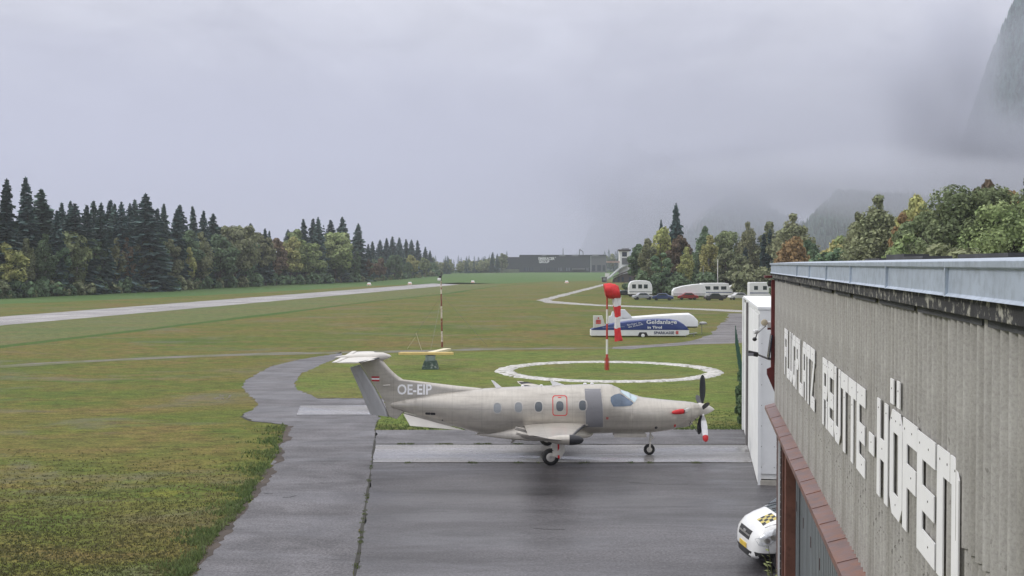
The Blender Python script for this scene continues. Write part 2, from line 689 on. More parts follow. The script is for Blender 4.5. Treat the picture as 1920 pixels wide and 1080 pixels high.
# taxiway, apron, concrete
_, TAXI = sheet('taxiway', [(640, 660), (627, 664), (562, 674), (505, 688), (462, 713), (455, 727), (470, 744), (486, 757), (470, 770), (452, 780), (472, 789.5), (541, 797), (536, 819), (521, 852), (500, 890),
                            (484, 917), (452, 962), (407, 1007), (366, 1076), (230, 1300), (635, 1300), (668, 1070), (697, 868), (702.5, 833), (704, 806), (708, 792), (726, 747), (596, 747), (556, 730), (552, 717),
                            (566, 700), (602, 684), (640, 668)], Z2, M_asph2, .10, .35)
_, APRON = sheet('apron', [(697, 868), (2000, 868), (3400, 1300), (635, 1300), (668, 1070)], Z2, M_asph)
sheet('asphalt_strip', [(704, 806.5), (1500, 804.5), (1500, 834), (702.5, 833)], Z2, M_asph2)
sheet('concrete_strip', [(702.3, 833.4), (1419, 834.4), (1423, 867.6), (697.2, 867.6)], Z2, M_conc)
sheet('concrete_strip', [(563, 761), (728, 760), (727, 778), (556, 778.5)], Z3, M_conc)
strip('joint', [(703, 833.3), (900, 833.6), (1419, 834.2)], .10, Z3 + .004, M_joint, step=.3, rag=.045, seed=5)
strip('joint', [(696, 868), (900, 868), (1420, 868)], .13, Z3 + .004, M_joint, step=.3, rag=.06, seed=6)
strip('joint', [(704, 806), (702.5, 833), (697, 868), (682, 970), (668, 1070), (650, 1190)], .075, Z3, M_joint, step=.3, rag=.03, seed=7)
strip('joint', [(556, 778.5), (640, 778.3), (727, 778)], .10, Z3 + .004, M_joint, step=.3, rag=.04, seed=8)
strip('joint', [(596, 747.5), (726, 747)], .12, Z3, M_joint, step=.3, rag=.05, seed=9)
strip('joint', [(452, 781), (472, 790), (541, 797.5)], .12, Z3, M_joint, step=.3, rag=.05, seed=10)
strip('bare_edge', [(541, 799), (536, 819), (521, 852), (500, 892), (484, 919), (452, 964), (407, 1009), (366, 1078)], .30, Z3, M_dirt, step=.25, rag=.22, seed=11)
M_crack = simple('crack_dark', (.012, .012, .012), .9)  # near-black tone of the thin cracks in the paving
for k, (a, b, w) in enumerate((((530, 933), (556, 930), .05), ((495, 925), (512, 926), .06), ((1000, 991), (1060, 993), .03), ((600, 906), (625, 905), .03), ((1180, 905), (1290, 909), .02))):
    strip('crack', [a, ((a[0] + b[0]) / 2, (a[1] + b[1]) / 2 + 1.5), b], w, Z3, M_crack, step=.2, rag=w * .4, seed=20 + k)
# yellowish lush patch in the field
sheet('yellow_patch', [(262, 926), (290, 918), (330, 917), (346, 921), (335, 928), (300, 931), (270, 931)], Z1, grass_mat('yellow_grass', [(.10, .125, .022), (.125, .13, .024), (.145, .135, .03), (.13, .12, .03)], grey=0), .16, .25)

rnd = random.Random(17)
mb = MB()
for k in range(26):
    g = G(rnd.uniform(402, 432), rnd.uniform(741, 749))
    q = rnd.uniform(.02, .05)
    mb.ell((g.x, g.y, .01), (q * 1.4, q, q * .6), 7, 4)
tag(mb.build('rubble', simple('pale_rubble', (.22, .20, .17), .9)), 'scatter of pale stones in the grass left of the taxiway bend', 'stones', kind='stuff')
# signal circle round the wind sock
M_stone = simple('white_stones', (.47, .46, .44), .9, var=.35, scale=5, bump=.8, bscale=14, dirt=((.14, .14, .09), 1.6, .52, .66))
cc = G(1141, 696)
rnd = random.Random(3)
mb = MB()
n = 160
ro = [7.58 + rnd.uniform(-.14, .14) for _ in range(n)]
ri = [6.62 + rnd.uniform(-.16, .16) for _ in range(n)]
cs = [(math.cos(2 * math.pi * i / n), math.sin(2 * math.pi * i / n)) for i in range(n)]
mb.loft([[(c * (r + .08), s * (r + .08), .0) for (c, s), r in zip(cs, ro)], [(c * r, s * r, .07) for (c, s), r in zip(cs, ro)], [(c * (a + b) / 2, s * (a + b) / 2, .09) for (c, s), a, b in zip(cs, ro, ri)],
         [(c * r, s * r, .06) for (c, s), r in zip(cs, ri)], [(c * (r - .08), s * (r - .08), .0) for (c, s), r in zip(cs, ri)]], True, False)
o = mb.build('stone_circle', M_stone, smooth=60)
o.location = cc
tag(o, 'white ring of pale gravel in the grass around the wind sock pole', 'ring')

# ================================================================== hangar
AL = math.atan((1314 - 960) / F_PX)
PW = 1.65
SA, CA = math.sin(AL), math.cos(AL)


def S(Y, p=PW):
    return (Y + p * SA) / CA


HR = (PW * CA, -PW * SA, 0)          # frame of the hangar: x into it, y along the wall, z up


def hangar_pt(x, y, z):
    return Vector((HR[0] + CA * x + SA * y, HR[1] - SA * x + CA * y, z))


def fibre_mat():
    t = NT('fibre_cement')
    c = t.ramp(t.noise(1.2, 5, .6), [(.4, (.315, .305, .285)), (.6, (.37, .36, .338))])
    st = t.noise(1.0, 6, .7, 'Object', (1, 3.2, .16), .2)          # rain streaks down the sheets
    c = t.mix(t.ramp(st, [(.52, 0), (.68, .45)]), c, (.19, .18, .155))
    sp = t.noise(30, 3, .6, 'Object', (1, 1, .6))
    big = t.noise(.7, 4, .6)
    spk = t.mix(1.0, t.ramp(sp, [(.60, 0), (.66, .8)]), t.ramp(big, [(.50, 0), (.60, 1)]), 'MULTIPLY')
    c = t.mix(spk, c, (.05, .045, .035))
    c = t.mix(.4, c, t.ramp(t.noise(45, 4, .75), [(.36, .6), (.5, 1), (.64, 1.3)]), 'MULTIPLY')
    t.setc(c)
    t.setr(.9)
    t.bump(t.noise(120, 3, .6), .25, .004)
    return t.m


M_fibre = fibre_mat()
M_zinc = simple('zinc_sheet', (.44, .50, .58), .45, .35, .10, 2.0, bump=.08, bscale=60, dirt=((.34, .39, .45), 9, .45, .65))
M_fascia = simple('lichen_fascia', (.035, .035, .037), .85, 0, .3, 6, bump=.4, bscale=50, dirt=((.36, .35, .30), 9, .53, .62))
M_rust = simple('rusty_flashing', (.15, .085, .075), .36, .15, .3, 2.2, bump=.2, bscale=30, dirt=((.21, .085, .045), 6, .42, .66))
M_brown = simple('brown_steel', (.155, .065, .045), .6, 0, .25, 3, bump=.1, dirt=((.07, .03, .02), 5, .55, .75))
M_door = simple('grey_door_sheet', (.155, .172, .178), .6, .1, .22, 1.2, stretch=(1, 7, .5), bump=.15, bscale=30, dirt=((.19, .11, .09), 3, .6, .85))
M_red = simple('dark_red_steel', (.13, .018, .018), .5, 0, .25, 4, dirt=((.05, .02, .02), 6, .55, .8))
M_letter = simple('white_letter_sheet', (.80, .80, .80), .5, 0, .04, 3, dirt=((.62, .61, .58), 2, .6, .85))
M_screw = simple('screw_dark', (.05, .045, .04), .6)
M_dark = simple('dark_slot', (.05, .02, .02), .7)
M_brick = simple('sooty_brick', (.09, .06, .055), .9, 0, .4, 5, bump=.6, bscale=18)
M_felt = simple('roof_felt', (.06, .062, .066), .85, 0, .3, 2, bump=.4, bscale=40)
M_white = simple('white_render', (.72, .73, .72), .7, 0, .06, 1.5, dirt=((.5, .5, .47), 2, .58, .85))
M_whitemetal = simple('white_sheet_metal', (.74, .755, .76), .5, 0, .04, 2, dirt=((.58, .58, .56), 3, .6, .9))

hg = thing('hangar', 'long hangar with corrugated wall, white wall lettering and rusty ledge along the apron', 'hangar', HR, -AL)
S0, S1 = 2.0, S(25.2)
WD = 1.062


def corr(z0, z1, x0):
    mb = MB()
    n = 48
    a, b = [], []
    for i in range(n + 1):
        y = WD * i / n
        x = x0 - .038 * math.cos(2 * math.pi * y / .177)
        a.append((x, y, z0))
        b.append((x, y, z1))
    mb.loft([a, b, [(x + .008, y, z1) for x, y, z in b], [(x + .008, y, z0) for x, y, z in a], a], False, False)
    return mb.mesh('panel', 60)


me_full, me_up, me_low = corr(4.14, 6.99, 0), corr(5.55, 6.99, -.018), corr(4.14, 5.62, 0)
k = 0
y = S1 - WD
while y > S0:
    for me in ((me_full,) if y > S(6.9) else (me_up, me_low)):
        o = link('wall_panel', me, M_fibre, hg)
        o.location = (0, y, 0)
    y -= WD
core = MB().box((6.8, (S0 + S1) / 2, 5.56), (13.4, S1 - S0 - .1, 3.0)).box((6.95, (S0 + S1) / 2, 2.0), (12.6, S1 - S0 - .1, 4.0))
core.build('core', M_fibre, hg)
MB().box((6.9, (S0 + S1) / 2, 7.10), (13.6, S1 - S0 - .16, .10)).build('roof', M_felt, hg)
MB().box((.12, (S0 + S1) / 2, 4.08), (.3, S1 - S0 - .2, .06)).build('door_head', M_brown, hg)
# zinc coping
cop_y = [S1 + .06] + [S(q * .912, 1.505) for q in (20.1, 17.8, 15.4, 12.9, 10.4, 7.87, 5.4)] + [S0]
prof = [(-.150, 7.100), (-.128, 7.118), (-.124, 7.272), (-.150, 7.280), (-.152, 7.318), (.42, 7.345), (.42, 7.16), (-.118, 7.160), (-.118, 7.105)]
for a, b in zip(cop_y[:-1], cop_y[1:]):
    MB().prism([(x, a - .004, z) for x, z in prof], (0, b - a + .008, 0)).build('coping_panel', M_zinc, hg, bevel=.004)
    MB().box((-.136, b, 7.19), (.02, .035, .19)).build('seam_cap', M_zinc, hg)
for x, y0, w, h in ((.55, 7.2, 1.3, .05), (.6, 10.5, 1.8, .035), (.5, 13.2, 1.2, .03), (.7, 15.6, 1.4, .07), (.75, 18.0, 1.5, .03)):
    MB().box((x + .3, y0, 7.355 + h / 2), (.3, w, h)).build('roof_batten', M_felt, hg)
MB().box((-.052, (S0 + S1) / 2, 7.045), (.10, S1 - S0 + .04, .105)).build('fascia', M_fascia, hg, bevel=.006)
y = S0
rnd = random.Random(8)
while y < S1 - 1:
    L_ = rnd.uniform(1.2, 2.0)
    MB().box((-.05, y + L_ / 2, 6.968), (.014, L_, .045)).build('drip_plate', M_felt, hg)
    y += L_ + rnd.uniform(.02, .5)
# rusty flashing above the doors
fl = [(-.005, 4.235), (-.24, 4.165), (-.245, 4.095), (-.23, 4.095), (-.228, 4.15), (-.005, 4.215)]
fy = [S1 + .12, S(16.4, 1.44), S(8.4, 1.44), S0]
for a, b in zip(fy[:-1], fy[1:]):
    MB().prism([(x, a - .006, z) for x, z in fl], (0, b - a + .012, 0)).build('flashing', M_rust, hg)
y = S0 + .3
while y < S1:
    MB().box((-.12, y, 4.203), (.235, .014, .008), ry=-.29).build('flashing_rib', M_rust, hg)
    y += 1.6 + .7 * math.sin(y * 7)
# sliding doors
sl = []
y = S1 - 1.4
while y > S0 + 1.5:
    d = MB().box((.30, y - .75, 2.02), (.05, 1.485, 4.0)).build('door_panel', M_door, hg)
    for q in range(6):
        MB().box((.272, y - .12 - q * .25, 2.02), (.006, .014, 3.98)).build('seam', M_door, d)
    MB().box((.272, y - .8, 2.42), (.012, .07, .19)).build('slot', M_dark, d)
    y -= 1.5
MB().box((.09, S(22.35), 2.02), (.20, .22, 4.0)).build('post', M_brown, hg, bevel=.01)
MB().box((-.0, S(22.9), 2.02), (.05, .10, 4.0)).build('post_flange', M_brown, hg)
for q in range(26):
    MB().box((.17, S1 - .75, .08 + q * .155), (.34, 1.2, .143)).build('brick_course', M_brick, hg, bevel=.006)
MB().box((-.01, S(23.9), 2.0), (.05, .05, 3.9)).build('corner_strip', M_whitemetal, hg)
# dark red corner profile with bracket
MB().box((-.035, S1 + .09, 5.98), (.16, .14, 1.95)).build('corner_profile', M_red, hg, bevel=.006)
MB().prism([(-.11, S1 + .05, 5.02), (-.20, S1 + .05, 4.98), (-.20, S1 + .05, 4.86), (.02, S1 + .05, 4.35), (.05, S1 + .05, 4.35), (.05, S1 + .05, 5.02)], (0, .12, 0)).build('corner_bracket', M_red, hg)
MB().box((.0, S1 + .25, 7.02), (.5, .5, .05)).build('eaves_end', M_red, hg)
MB().tube((-.18, S1 + .2, 6.87), (.1, S1 + .2, 6.87), .07, .07, 10).build('gutter_end', M_felt, hg)

# lettering
LW, LH, LT, LC = .615, .88, .185, .125
MID = .40 * LH


def rc(a, b, c, d):
    return [(a, b), (c, b), (c, d), (a, d)]


def mir(p):
    return [(LW - x, y) for x, y in p][::-1]


_lb = [(0, LC), (LC, 0), (LT, 0), (LT, LH), (0, LH)]
_lbb = [(0, LC), (LC, 0), (LT, 0), (LT, LH), (LC, LH), (0, LH - LC)]
_la = [(0, 0), (LT, 0), (LT, LH), (LC, LH), (0, LH - LC)]
_pb = [(LW - LT, MID), (LW - LC, MID), (LW, MID + LC), (LW, LH - LC), (LW - LC, LH), (LW - LT, LH)]
GL = {
    'F': [rc(0, 0, LT, LH), rc(LT, LH - LT, LW, LH), rc(LT, MID, LW - .05, MID + LT)],
    'L': [rc(0, 0, LT, LH), rc(LT, 0, LW, LT)],
    'U': [_lb, rc(LT, 0, LW - LT, LT), mir(_lb)],
    'G': [_lbb, rc(LT, LH - LT, LW, LH), rc(LT, 0, LW - LT, LT), [(LW - LT, 0), (LW - LC, 0), (LW, LC), (LW, .52 * LH), (LW - LT, .52 * LH)]],
    'P': [rc(0, 0, LT, LH), rc(LT, LH - LT, LW - LT, LH), rc(LT, MID, LW - LT, MID + .17), _pb],
    'R': [rc(0, 0, LT, LH), rc(LT, LH - LT, LW - LT, LH), rc(LT, MID, LW - LT, MID + .17), _pb, rc(LW - LT - .02, 0, LW - .02, MID)],
    'A': [_la, rc(LT, LH - LT, LW - LT, LH), rc(LT, .3 * LH, LW - LT, .3 * LH + .17), mir(_la)],
    'T': [rc(0, LH - LT, LW, LH), rc((LW - LT) / 2, 0, (LW + LT) / 2, LH - LT)],
    'Z': [rc(0, LH - LT, LW, LH), rc(0, 0, LW, LT), [(0, LT), (LT * 1.15, LT), (LW, LH - LT), (LW - LT * 1.15, LH - LT)]],
    'E': [rc(0, 0, LT, LH), rc(LT, LH - LT, LW, LH), rc(LT, MID - .03, LW - .03, MID - .03 + LT), rc(LT, 0, LW, LT)],
    'H': [rc(0, 0, LT, LH), rc(LT, MID, LW - LT, MID + LT), rc(LW - LT, 0, LW, LH)],
    'O': [_lbb, rc(LT, LH - LT, LW - LT, LH), rc(LT, 0, LW - LT, LT), mir(_lbb)],
    'N': [rc(0, 0, LT, LH), rc(LT, LH - LT, LW - LT, LH), mir(_la)],
    '-': [rc(.04, MID - .05, .36, MID + .14)],
}
GL['Ö'] = GL['O'] + [rc(.01, LH + .04, .18, LH + .25), rc(.34, LH + .04, .48, LH + .26)]


def letter(ch, sl_, zb, kx=1.0, ky=1.0):
    mb, sc = MB(), MB()
    for k_, pl in enumerate(GL[ch]):
        mb.prism([(-.054, sl_ - u * kx, zb + v * ky) for u, v in pl], (.010, 0, 0))
        us, vs = [u for u, v in pl], [v for u, v in pl]
        for u, v in (((min(us) + max(us)) / 2, max(vs) - .08),):
            sc.tube((-.057, sl_ - u * kx, zb + v * ky), (-.048, sl_ - u * kx, zb + v * ky), .0085, .0085, 6)
    o = mb.build('letter', M_letter, hg)
    q = sc.build('screw_heads', M_screw, o)
    q['kind'] = 'stuff'


def SL(Y):
    return (Y * .9697 + 1.6 * SA) / CA


LP = []
for i, ch in enumerate('FLUGPLATZ'):
    LP.append((ch, SL(22.8) - i * .667))
for i, ch in enumerate('REUTTE'):
    LP.append((ch, SL(15.65) - i * .676))
LP += [('-', SL(11.36)), ('H', SL(10.8)), ('Ö', SL(10.07)), ('F', SL(9.42)), ('E', SL(8.79)), ('N', SL(8.05))]
rnd = random.Random(4)
for ch, s_ in LP:
    letter(ch, s_, 5.192 + rnd.uniform(-.012, .012), 1.08 if ch in 'EN' and s_ < 10 else 1.0)

# ================================================================== white annex behind the hangar
AX0, AX1, AY0, AY1, AZ = .26, 9.0, S(37.8), S(50.6), 5.88
an = thing('annex_building', 'white flat-roofed annex building standing behind the far end of the hangar', 'building', HR, -AL)
MB().box(((AX0 + AX1) / 2 + .02, (AY0 + AY1) / 2, AZ / 2 + .1), (AX1 - AX0 - .04, AY1 - AY0 - .04, AZ - .2)).build('wall', M_white, an)
MB().box(((AX0 + AX1) / 2, (AY0 + AY1) / 2, AZ - .04), (AX1 - AX0 + .12, AY1 - AY0 + .12, .10)).build('roof', M_whitemetal, an, bevel=.01)
pw = .58
x = AX0
while x < AX0 + 3.6:
    pn = MB().box((x + pw / 2 + .004, AY0 - .02, AZ / 2 + .14), (pw - .012, .045, AZ - .48)).build('cladding_panel', M_whitemetal, an, bevel=.006)
    sc = MB()
    for q in range(8):
        for xx in (x + .08, x + pw - .08):
            sc.tube((xx, AY0 - .05, .6 + q * .68), (xx, AY0 - .04, .6 + q * .68), .014, .014, 6)
    q = sc.build('screw_heads', M_screw, pn)
    q['kind'] = 'stuff'
    x += pw
y = AY0 + .1
while y < AY1 - .5:
    MB().box((AX0 - .01, y + .95, AZ / 2 - .1), (.04, 1.88, AZ - .3)).build('side_panel', M_white, an, bevel=.004)
    y += 1.9
MB().tube((AX0 - .09, S(45.5), .1), (AX0 - .09, S(45.5), AZ - .1), .05, .05, 8).build('downpipe', simple('grey_downpipe', (.16, .15, .15), .5), an)
MB().box((AX0 - .05, AY1 - .3, AZ / 2), (.10, .6, AZ - .1)).build('end_pilaster', M_white, an)
MB().box((AX0 + 1.6, AY0 - .03, .08), (3.1, .10, .17)).build('plinth', simple('plinth_concrete', (.38, .36, .32), .9, var=.25), an)
MB().box((AX0 + .02, AY0 - .045, 2.6), (.10, .06, 5.2)).build('corner_trim', M_whitemetal, an)

# ------------------------------------------------------------------ gadgets on the hangar corner
M_black = simple('black_plastic', (.018, .018, .02), .45, var=.2)
M_steel = simple('galvanised_steel', (.30, .30, .31), .45, .6)
M_cream = simple('cream_plastic', (.52, .46, .34), .5)
Yc = S1 + .25
ga = (HR, -AL)


def gp(px, py, Yw=25.4):
    """photo point -> hangar frame at world distance Yw"""
    p = AT(px, py, Yw) - Vector(HR)
    return Vector((CA * p.x - SA * p.y, SA * p.x + CA * p.y, p.z))


fl_ = thing('floodlight', 'black floodlight on a bent grey arm at the hangar corner', 'floodlight', HR, -AL)
a, b, c = gp(1419, 664), gp(1443, 674), gp(1452, 668)
MB().box(gp(1412, 663), (.22, .15, .10), ry=.2).build('housing', M_black, fl_, bevel=.01)
MB().box(gp(1412, 664) + Vector((-.06, -.085, 0)), (.13, .012, .07)).build('lens', simple('lamp_glass', (.25, .25, .28), .15), fl_)
MB().path([a, b, c], .022).build('arm', M_steel, fl_)
sp = thing('solar_panel', 'thin dark solar panel seen edge-on beside the red corner profile', 'solar panel', HR, -AL)
p0, p1 = gp(1441, 671), gp(1447, 627)
MB().prism([p0 + Vector((-.02, -.28, 0)), p0 + Vector((-.02, .28, 0)), p1 + Vector((-.02, .28, 0)), p1 + Vector((-.02, -.28, 0))], (.03, 0, .004)).build('panel', simple('pv_glass', (.02, .022, .04), .2), sp)
MB().box(gp(1448, 658), (.05, .2, .25)).build('back_box', M_black, sp)
MB().tube(gp(1448, 663), gp(1455, 663), .03).build('bracket', M_steel, sp)
ho = thing('siren_horn', 'cream round siren on a bracket at the hangar corner', 'siren', HR, -AL)
MB().lathe(gp(1433, 605) + Vector((0, .05, 0)), (0, -1, .05), [(0, .04), (.05, .062), (.10, .075), (.13, .07), (.14, .03)]).build('bell', M_cream, ho, smooth=40)
MB().box(gp(1443, 609), (.09, .12, .13)).build('base_box', M_whitemetal, ho, bevel=.008)
MB().box(gp(1446, 616), (.16, .1, .05)).build('bracket', M_red, ho)
cw = thing('security_camera', 'small white bullet camera below the cream siren', 'camera', HR, -AL)
MB().lathe(gp(1421, 621), (-.8, -.5, -.15), [(0, .025), (.01, .045), (.10, .05), (.11, .038)]).build('body', M_whitemetal, cw, smooth=40)
MB().path([gp(1421, 624), gp(1436, 611)], .012).build('arm', M_steel, cw)
cb = thing('security_camera', 'small black camera hanging under the white one at the corner', 'camera', HR, -AL)
MB().ell(gp(1415, 636), (.05, .05, .045), 12, 8).build('dome', M_black, cb, smooth=60)
MB().path([gp(1417, 633), gp(1420, 624)], .012).build('arm', M_black, cb)
cbl = MB().path([gp(1447, 609), gp(1456, 618, 25.2), gp(1466, 640, 24.6), gp(1471, 648, 24.2)], .014)
tag(link('cable', cbl.mesh('cable'), M_steel), 'grey cable sagging from the siren to the corrugated wall', 'cable')
bpy.data.objects['cable'].location = HR
bpy.data.objects['cable'].rotation_euler = (0, 0, -AL)

# ================================================================== aircraft
YA = 43.7


def A(px, py, dy=0.0):
    p = AT(px, py, YA + dy)
    return Vector((p.x, dy, p.z))


def AX(px, dy=0.0):
    return A(px, 780, dy).x


def paint_mat():
    t = NT('champagne_paint')
    c = t.ramp(t.noise(1.5, 4, .5, 'Object', (.6, 1, 3)), [(.4, (.44, .41, .365)), (.6, (.49, .46, .41))])
    c = t.mix(.3, c, t.ramp(t.noise(3, 5, .6, 'Object', (4, 1, .6)), [(.4, .75), (.6, 1)]), 'MULTIPLY')
    # lap joints between the skin panels, with a dirt line in each
    sp = t.n('SeparateXYZ')
    t.l(t.tc.outputs['Object'], sp.inputs[0])
    for ax, per, wd in ((0, 1.13, .012), (2, .46, .010)):
        pp = t.n('Math', operation='PINGPONG')
        pp.inputs[1].default_value = per / 2
        t.l(sp.outputs[ax], pp.inputs[0])
        lt_ = t.n('Math', operation='LESS_THAN')
        lt_.inputs[1].default_value = wd / 2
        t.l(pp.outputs[0], lt_.inputs[0])
        mu = t.n('Math', operation='MULTIPLY')
        mu.inputs[1].default_value = .38
        t.l(lt_.outputs[0], mu.inputs[0])
        c = t.mix(mu.outputs[0], c, (.12, .11, .10))
    so = t.noise(2.2, 5, .65, 'Object', (.35, 1, 2.2))
    c = t.mix(t.ramp(so, [(.54, 0), (.68, .35)]), c, (.22, .20, .18))
    t.setc(c)
    t.b.inputs['Metallic'].default_value = .45
    t.setr(.38)
    t.b.inputs['Coat Weight'].default_value = .5
    t.b.inputs['Coat Roughness'].default_value = .15
    return t.m


M_paint = paint_mat()
M_rud = simple('rudder_grey', (.40, .40, .41), .42, .3, .08, 2, stretch=(3, 1, .6))
M_pwhite = simple('aircraft_cream', (.60, .575, .53), .4, 0, .06, 2)
M_rubber = simple('tyre_rubber', (.018, .018, .018), .8, 0, .3, 6)
M_deice = simple('black_boot', (.016, .017, .022), .5)
M_glassA = simple('cabin_window', (.11, .125, .14), .12, 0, .25, 1.0, stretch=(1, 1, 2))
M_shade = simple('cabin_window_blind', (.27, .285, .30), .3, 0, .1, 1.0)
M_glassW = simple('windscreen_glass', (.42, .52, .56), .08, .2, .15, 1.0)
M_glassS = simple('cockpit_side_glass', (.10, .14, .20), .08, 0, .35, 1.5)
M_frame = simple('window_frame', (.46, .44, .41), .35, .4)
M_panelg = simple('grey_door_panel', (.20, .20, .215), .55, 0, .05, 3)
M_redp = simple('red_cover', (.55, .02, .025), .6, 0, .15, 8, bump=.2)
M_decalw = simple('white_decal', (.86, .86, .88), .5)
M_chrome = simple('bare_metal', (.55, .54, .52), .28, .85)

ac = thing('aircraft', 'champagne single-engine turboprop parked side-on on the wet apron', 'aircraft', (0, YA, 0))
ST = [  # photo x, crown y, keel y, half width, pinch of the crown
    (1309, 756.5, 782, .36, 0), (1301, 754.6, 788, .44, 0), (1286, 752.6, 796, .51, .02), (1262, 750.8, 804.5, .58, .05), (1230, 747.6, 809.5, .67, .10), (1204, 744.6, 811, .73, .14), (1196, 742.8, 811, .75, .16),
    (1180, 736.4, 811, .79, .20), (1162, 728.8, 811, .82, .20), (1149, 721.6, 811.2, .84, .17), (1142, 720.0, 811.4, .85, .14), (1126, 719.6, 812, .855, .08), (1085, 721, 812.5, .86, .05), (1042, 722.6, 813, .86, .05), (980, 724.6, 815, .86, .05),
    (940, 726.4, 815.5, .85, .05), (908, 728.4, 813.5, .80, .04), (870, 731.8, 804, .67, .02), (838, 735.2, 794.8, .55, 0), (808, 738.8, 786, .43, 0), (780, 744, 778.4, .31, 0), (758, 748.4, 772, .22, 0), (735, 753, 765, .11, 0), (722, 756, 761, .04, 0)]
xs = np.array([A(s[0], 770).x for s in ST])[::-1]
tp = np.array([A(s[0], s[1]).z for s in ST])[::-1]
bt = np.array([A(s[0], s[2]).z for s in ST])[::-1]
hw = np.array([s[3] for s in ST])[::-1]
pn = np.array([s[4] for s in ST])[::-1]
XX = np.unique(np.concatenate([np.linspace(xs[0], xs[-1], 110), xs]))


def smooth_interp(v):
    y = np.interp(XX, xs, v)
    for _ in range(3):
        q = y.copy()
        q[1:-1] = (y[:-2] + 2 * y[1:-1] + y[2:]) / 4
        y = q
    return y


tpi, bti, hwi, pni = map(smooth_interp, (tp, bt, hw, pn))
rings = []
NR = 48
for x, t_, b_, w_, p_ in zip(XX, tpi, bti, hwi, pni):
    zc, hz = (t_ + b_) / 2, (t_ - b_) / 2
    r = []
    for i in range(NR):
        a = 2 * math.pi * i / NR
        c, s = math.cos(a), math.sin(a)
        e = 2 / 2.25
        yy = w_ * math.copysign(abs(c) ** e, c) * (1 - p_ * max(0, s) ** 1.2)
        r.append((x, yy, zc + hz * math.copysign(abs(s) ** e, s)))
    rings.append(r)
fus = MB().loft(rings).build('fuselage', M_paint, ac, smooth=50)
# belly / wing fairing
mb = MB()
fx0, fx1 = AX(890), AX(1112)
zt, zb = A(1000, 785).z, A(1000, 823).z
rg = []
for k in range(33):
    u = -1 + 2 * k / 32
    q = max(1e-3, (1 - abs(u) ** 2.4)) ** .5 if u > 0 else max(1e-3, 1 - abs(u) ** 1.5)
    x = (fx0 + fx1) / 2 + (fx1 - fx0) / 2 * u
    sk = 1.0 if u < 0 else 1.0
    zc = A(1000, 815).z
    rg.append([(x, 1.12 * q * math.copysign(abs(math.cos(2 * math.pi * i / 32)) ** .9, math.cos(2 * math.pi * i / 32)),
                zc + ((zt - zc) * q ** .8 if math.sin(2 * math.pi * i / 32) > 0 else (zc - zb) * q) * math.copysign(abs(math.sin(2 * math.pi * i / 32)) ** .9, math.sin(2 * math.pi * i / 32))) for i in range(32)])
fair = mb.loft(rg).build('belly_fairing', M_paint, ac, smooth=60)


def airfoil(x0, x1, y, z, t, n=14):
    """section from trailing edge x0 to leading edge x1"""
    up, lo = [], []
    for k in range(n + 1):
        u = (1 - math.cos(math.pi * k / n)) / 2
        h = t * (1.45 * math.sqrt(max(1 - u, 0)) * u ** .9 + .02)
        up.append((x0 + (x1 - x0) * u, y, z + h * .62))
        lo.append((x0 + (x1 - x0) * u, y, z - h * .38))
    return up + lo[::-1][1:-1]


for sg in (-1, 1):
    secs = [(.6, .42, 2.92, 1.22, .30), (1.3, .46, 2.72, 1.30, .26), (3.5, .50, 2.36, 1.45, .21), (6.0, .54, 2.02, 1.62, .15), (7.65, .58, 1.80, 1.74, .10)]
    MB().loft([airfoil(a, b, sg * y, z, t) for y, a, b, z, t in secs]).build('wing', M_paint, ac, smooth=40)
    MB().loft([airfoil(b - .10, b + .012, sg * y, z + .004, t * .55, 8) for y, a, b, z, t in secs[1:]]).build('deicing_boot', M_deice, ac, smooth=40)
    wl = MB().loft([airfoil(.60, 1.66, sg * 7.66, 1.745, .09), airfoil(.46, 1.30, sg * 7.95, 1.82, .07), airfoil(.30, .82, sg * 8.10, 1.90, .05), airfoil(.22, .46, sg * 8.16, 1.985, .03)]).build('winglet', M_paint, ac, smooth=40)
    MB().loft([[(x, y + sg * .012, z - .004) for x, y, z in airfoil(.62, 1.50, sg * 7.74, 1.79, .03)], [(x, y + sg * .02, z - .004) for x, y, z in airfoil(.46, 1.16, sg * 7.98, 1.845, .03)], [(x, y + sg * .03, z) for x, y, z in airfoil(.30, .70, sg * 8.11, 1.96, .02)]]).build('winglet_dark_face', M_deice, wl, smooth=40)  # thin dark plate over the outer face of the winglet
    MB().box((.36, sg * 2.2, 1.28), (.5, .05, .12), ry=.25).build('flap_fairing', M_paint, ac, bevel=.015)
    MB().box((.36, sg * 4.2, 1.40), (.45, .05, .10), ry=.25).build('flap_fairing', M_paint, ac, bevel=.015)
# weather radar pod on the near wing tip
pod = MB().lathe((1.02, -7.55, 1.755), (1, 0, -.02), [(0, .01), (.15, .08), (.45, .145), (.75, .165), (.79, .165)], 20).build('radar_pod', M_paint, ac, smooth=40)
MB().lathe((1.812, -7.55, 1.739), (1, 0, -.02), [(0, .166), (.15, .162), (.30, .135), (.40, .09), (.455, .02)], 20).build('radome', M_deice, pod, smooth=40)

# fin, dorsal fin, rudder
def plate(pts, t0, name, m, parent, t1=None, bevel=.012):
    """thin symmetric body from a side outline [(x,z)]"""
    return MB().prism([(x, -t0, z) for x, z in pts], (0, 2 * t0, 0)).build(name, m, parent, bevel=bevel)


def xz(l):
    return [(A(*p).x, A(*p).z) for p in l]


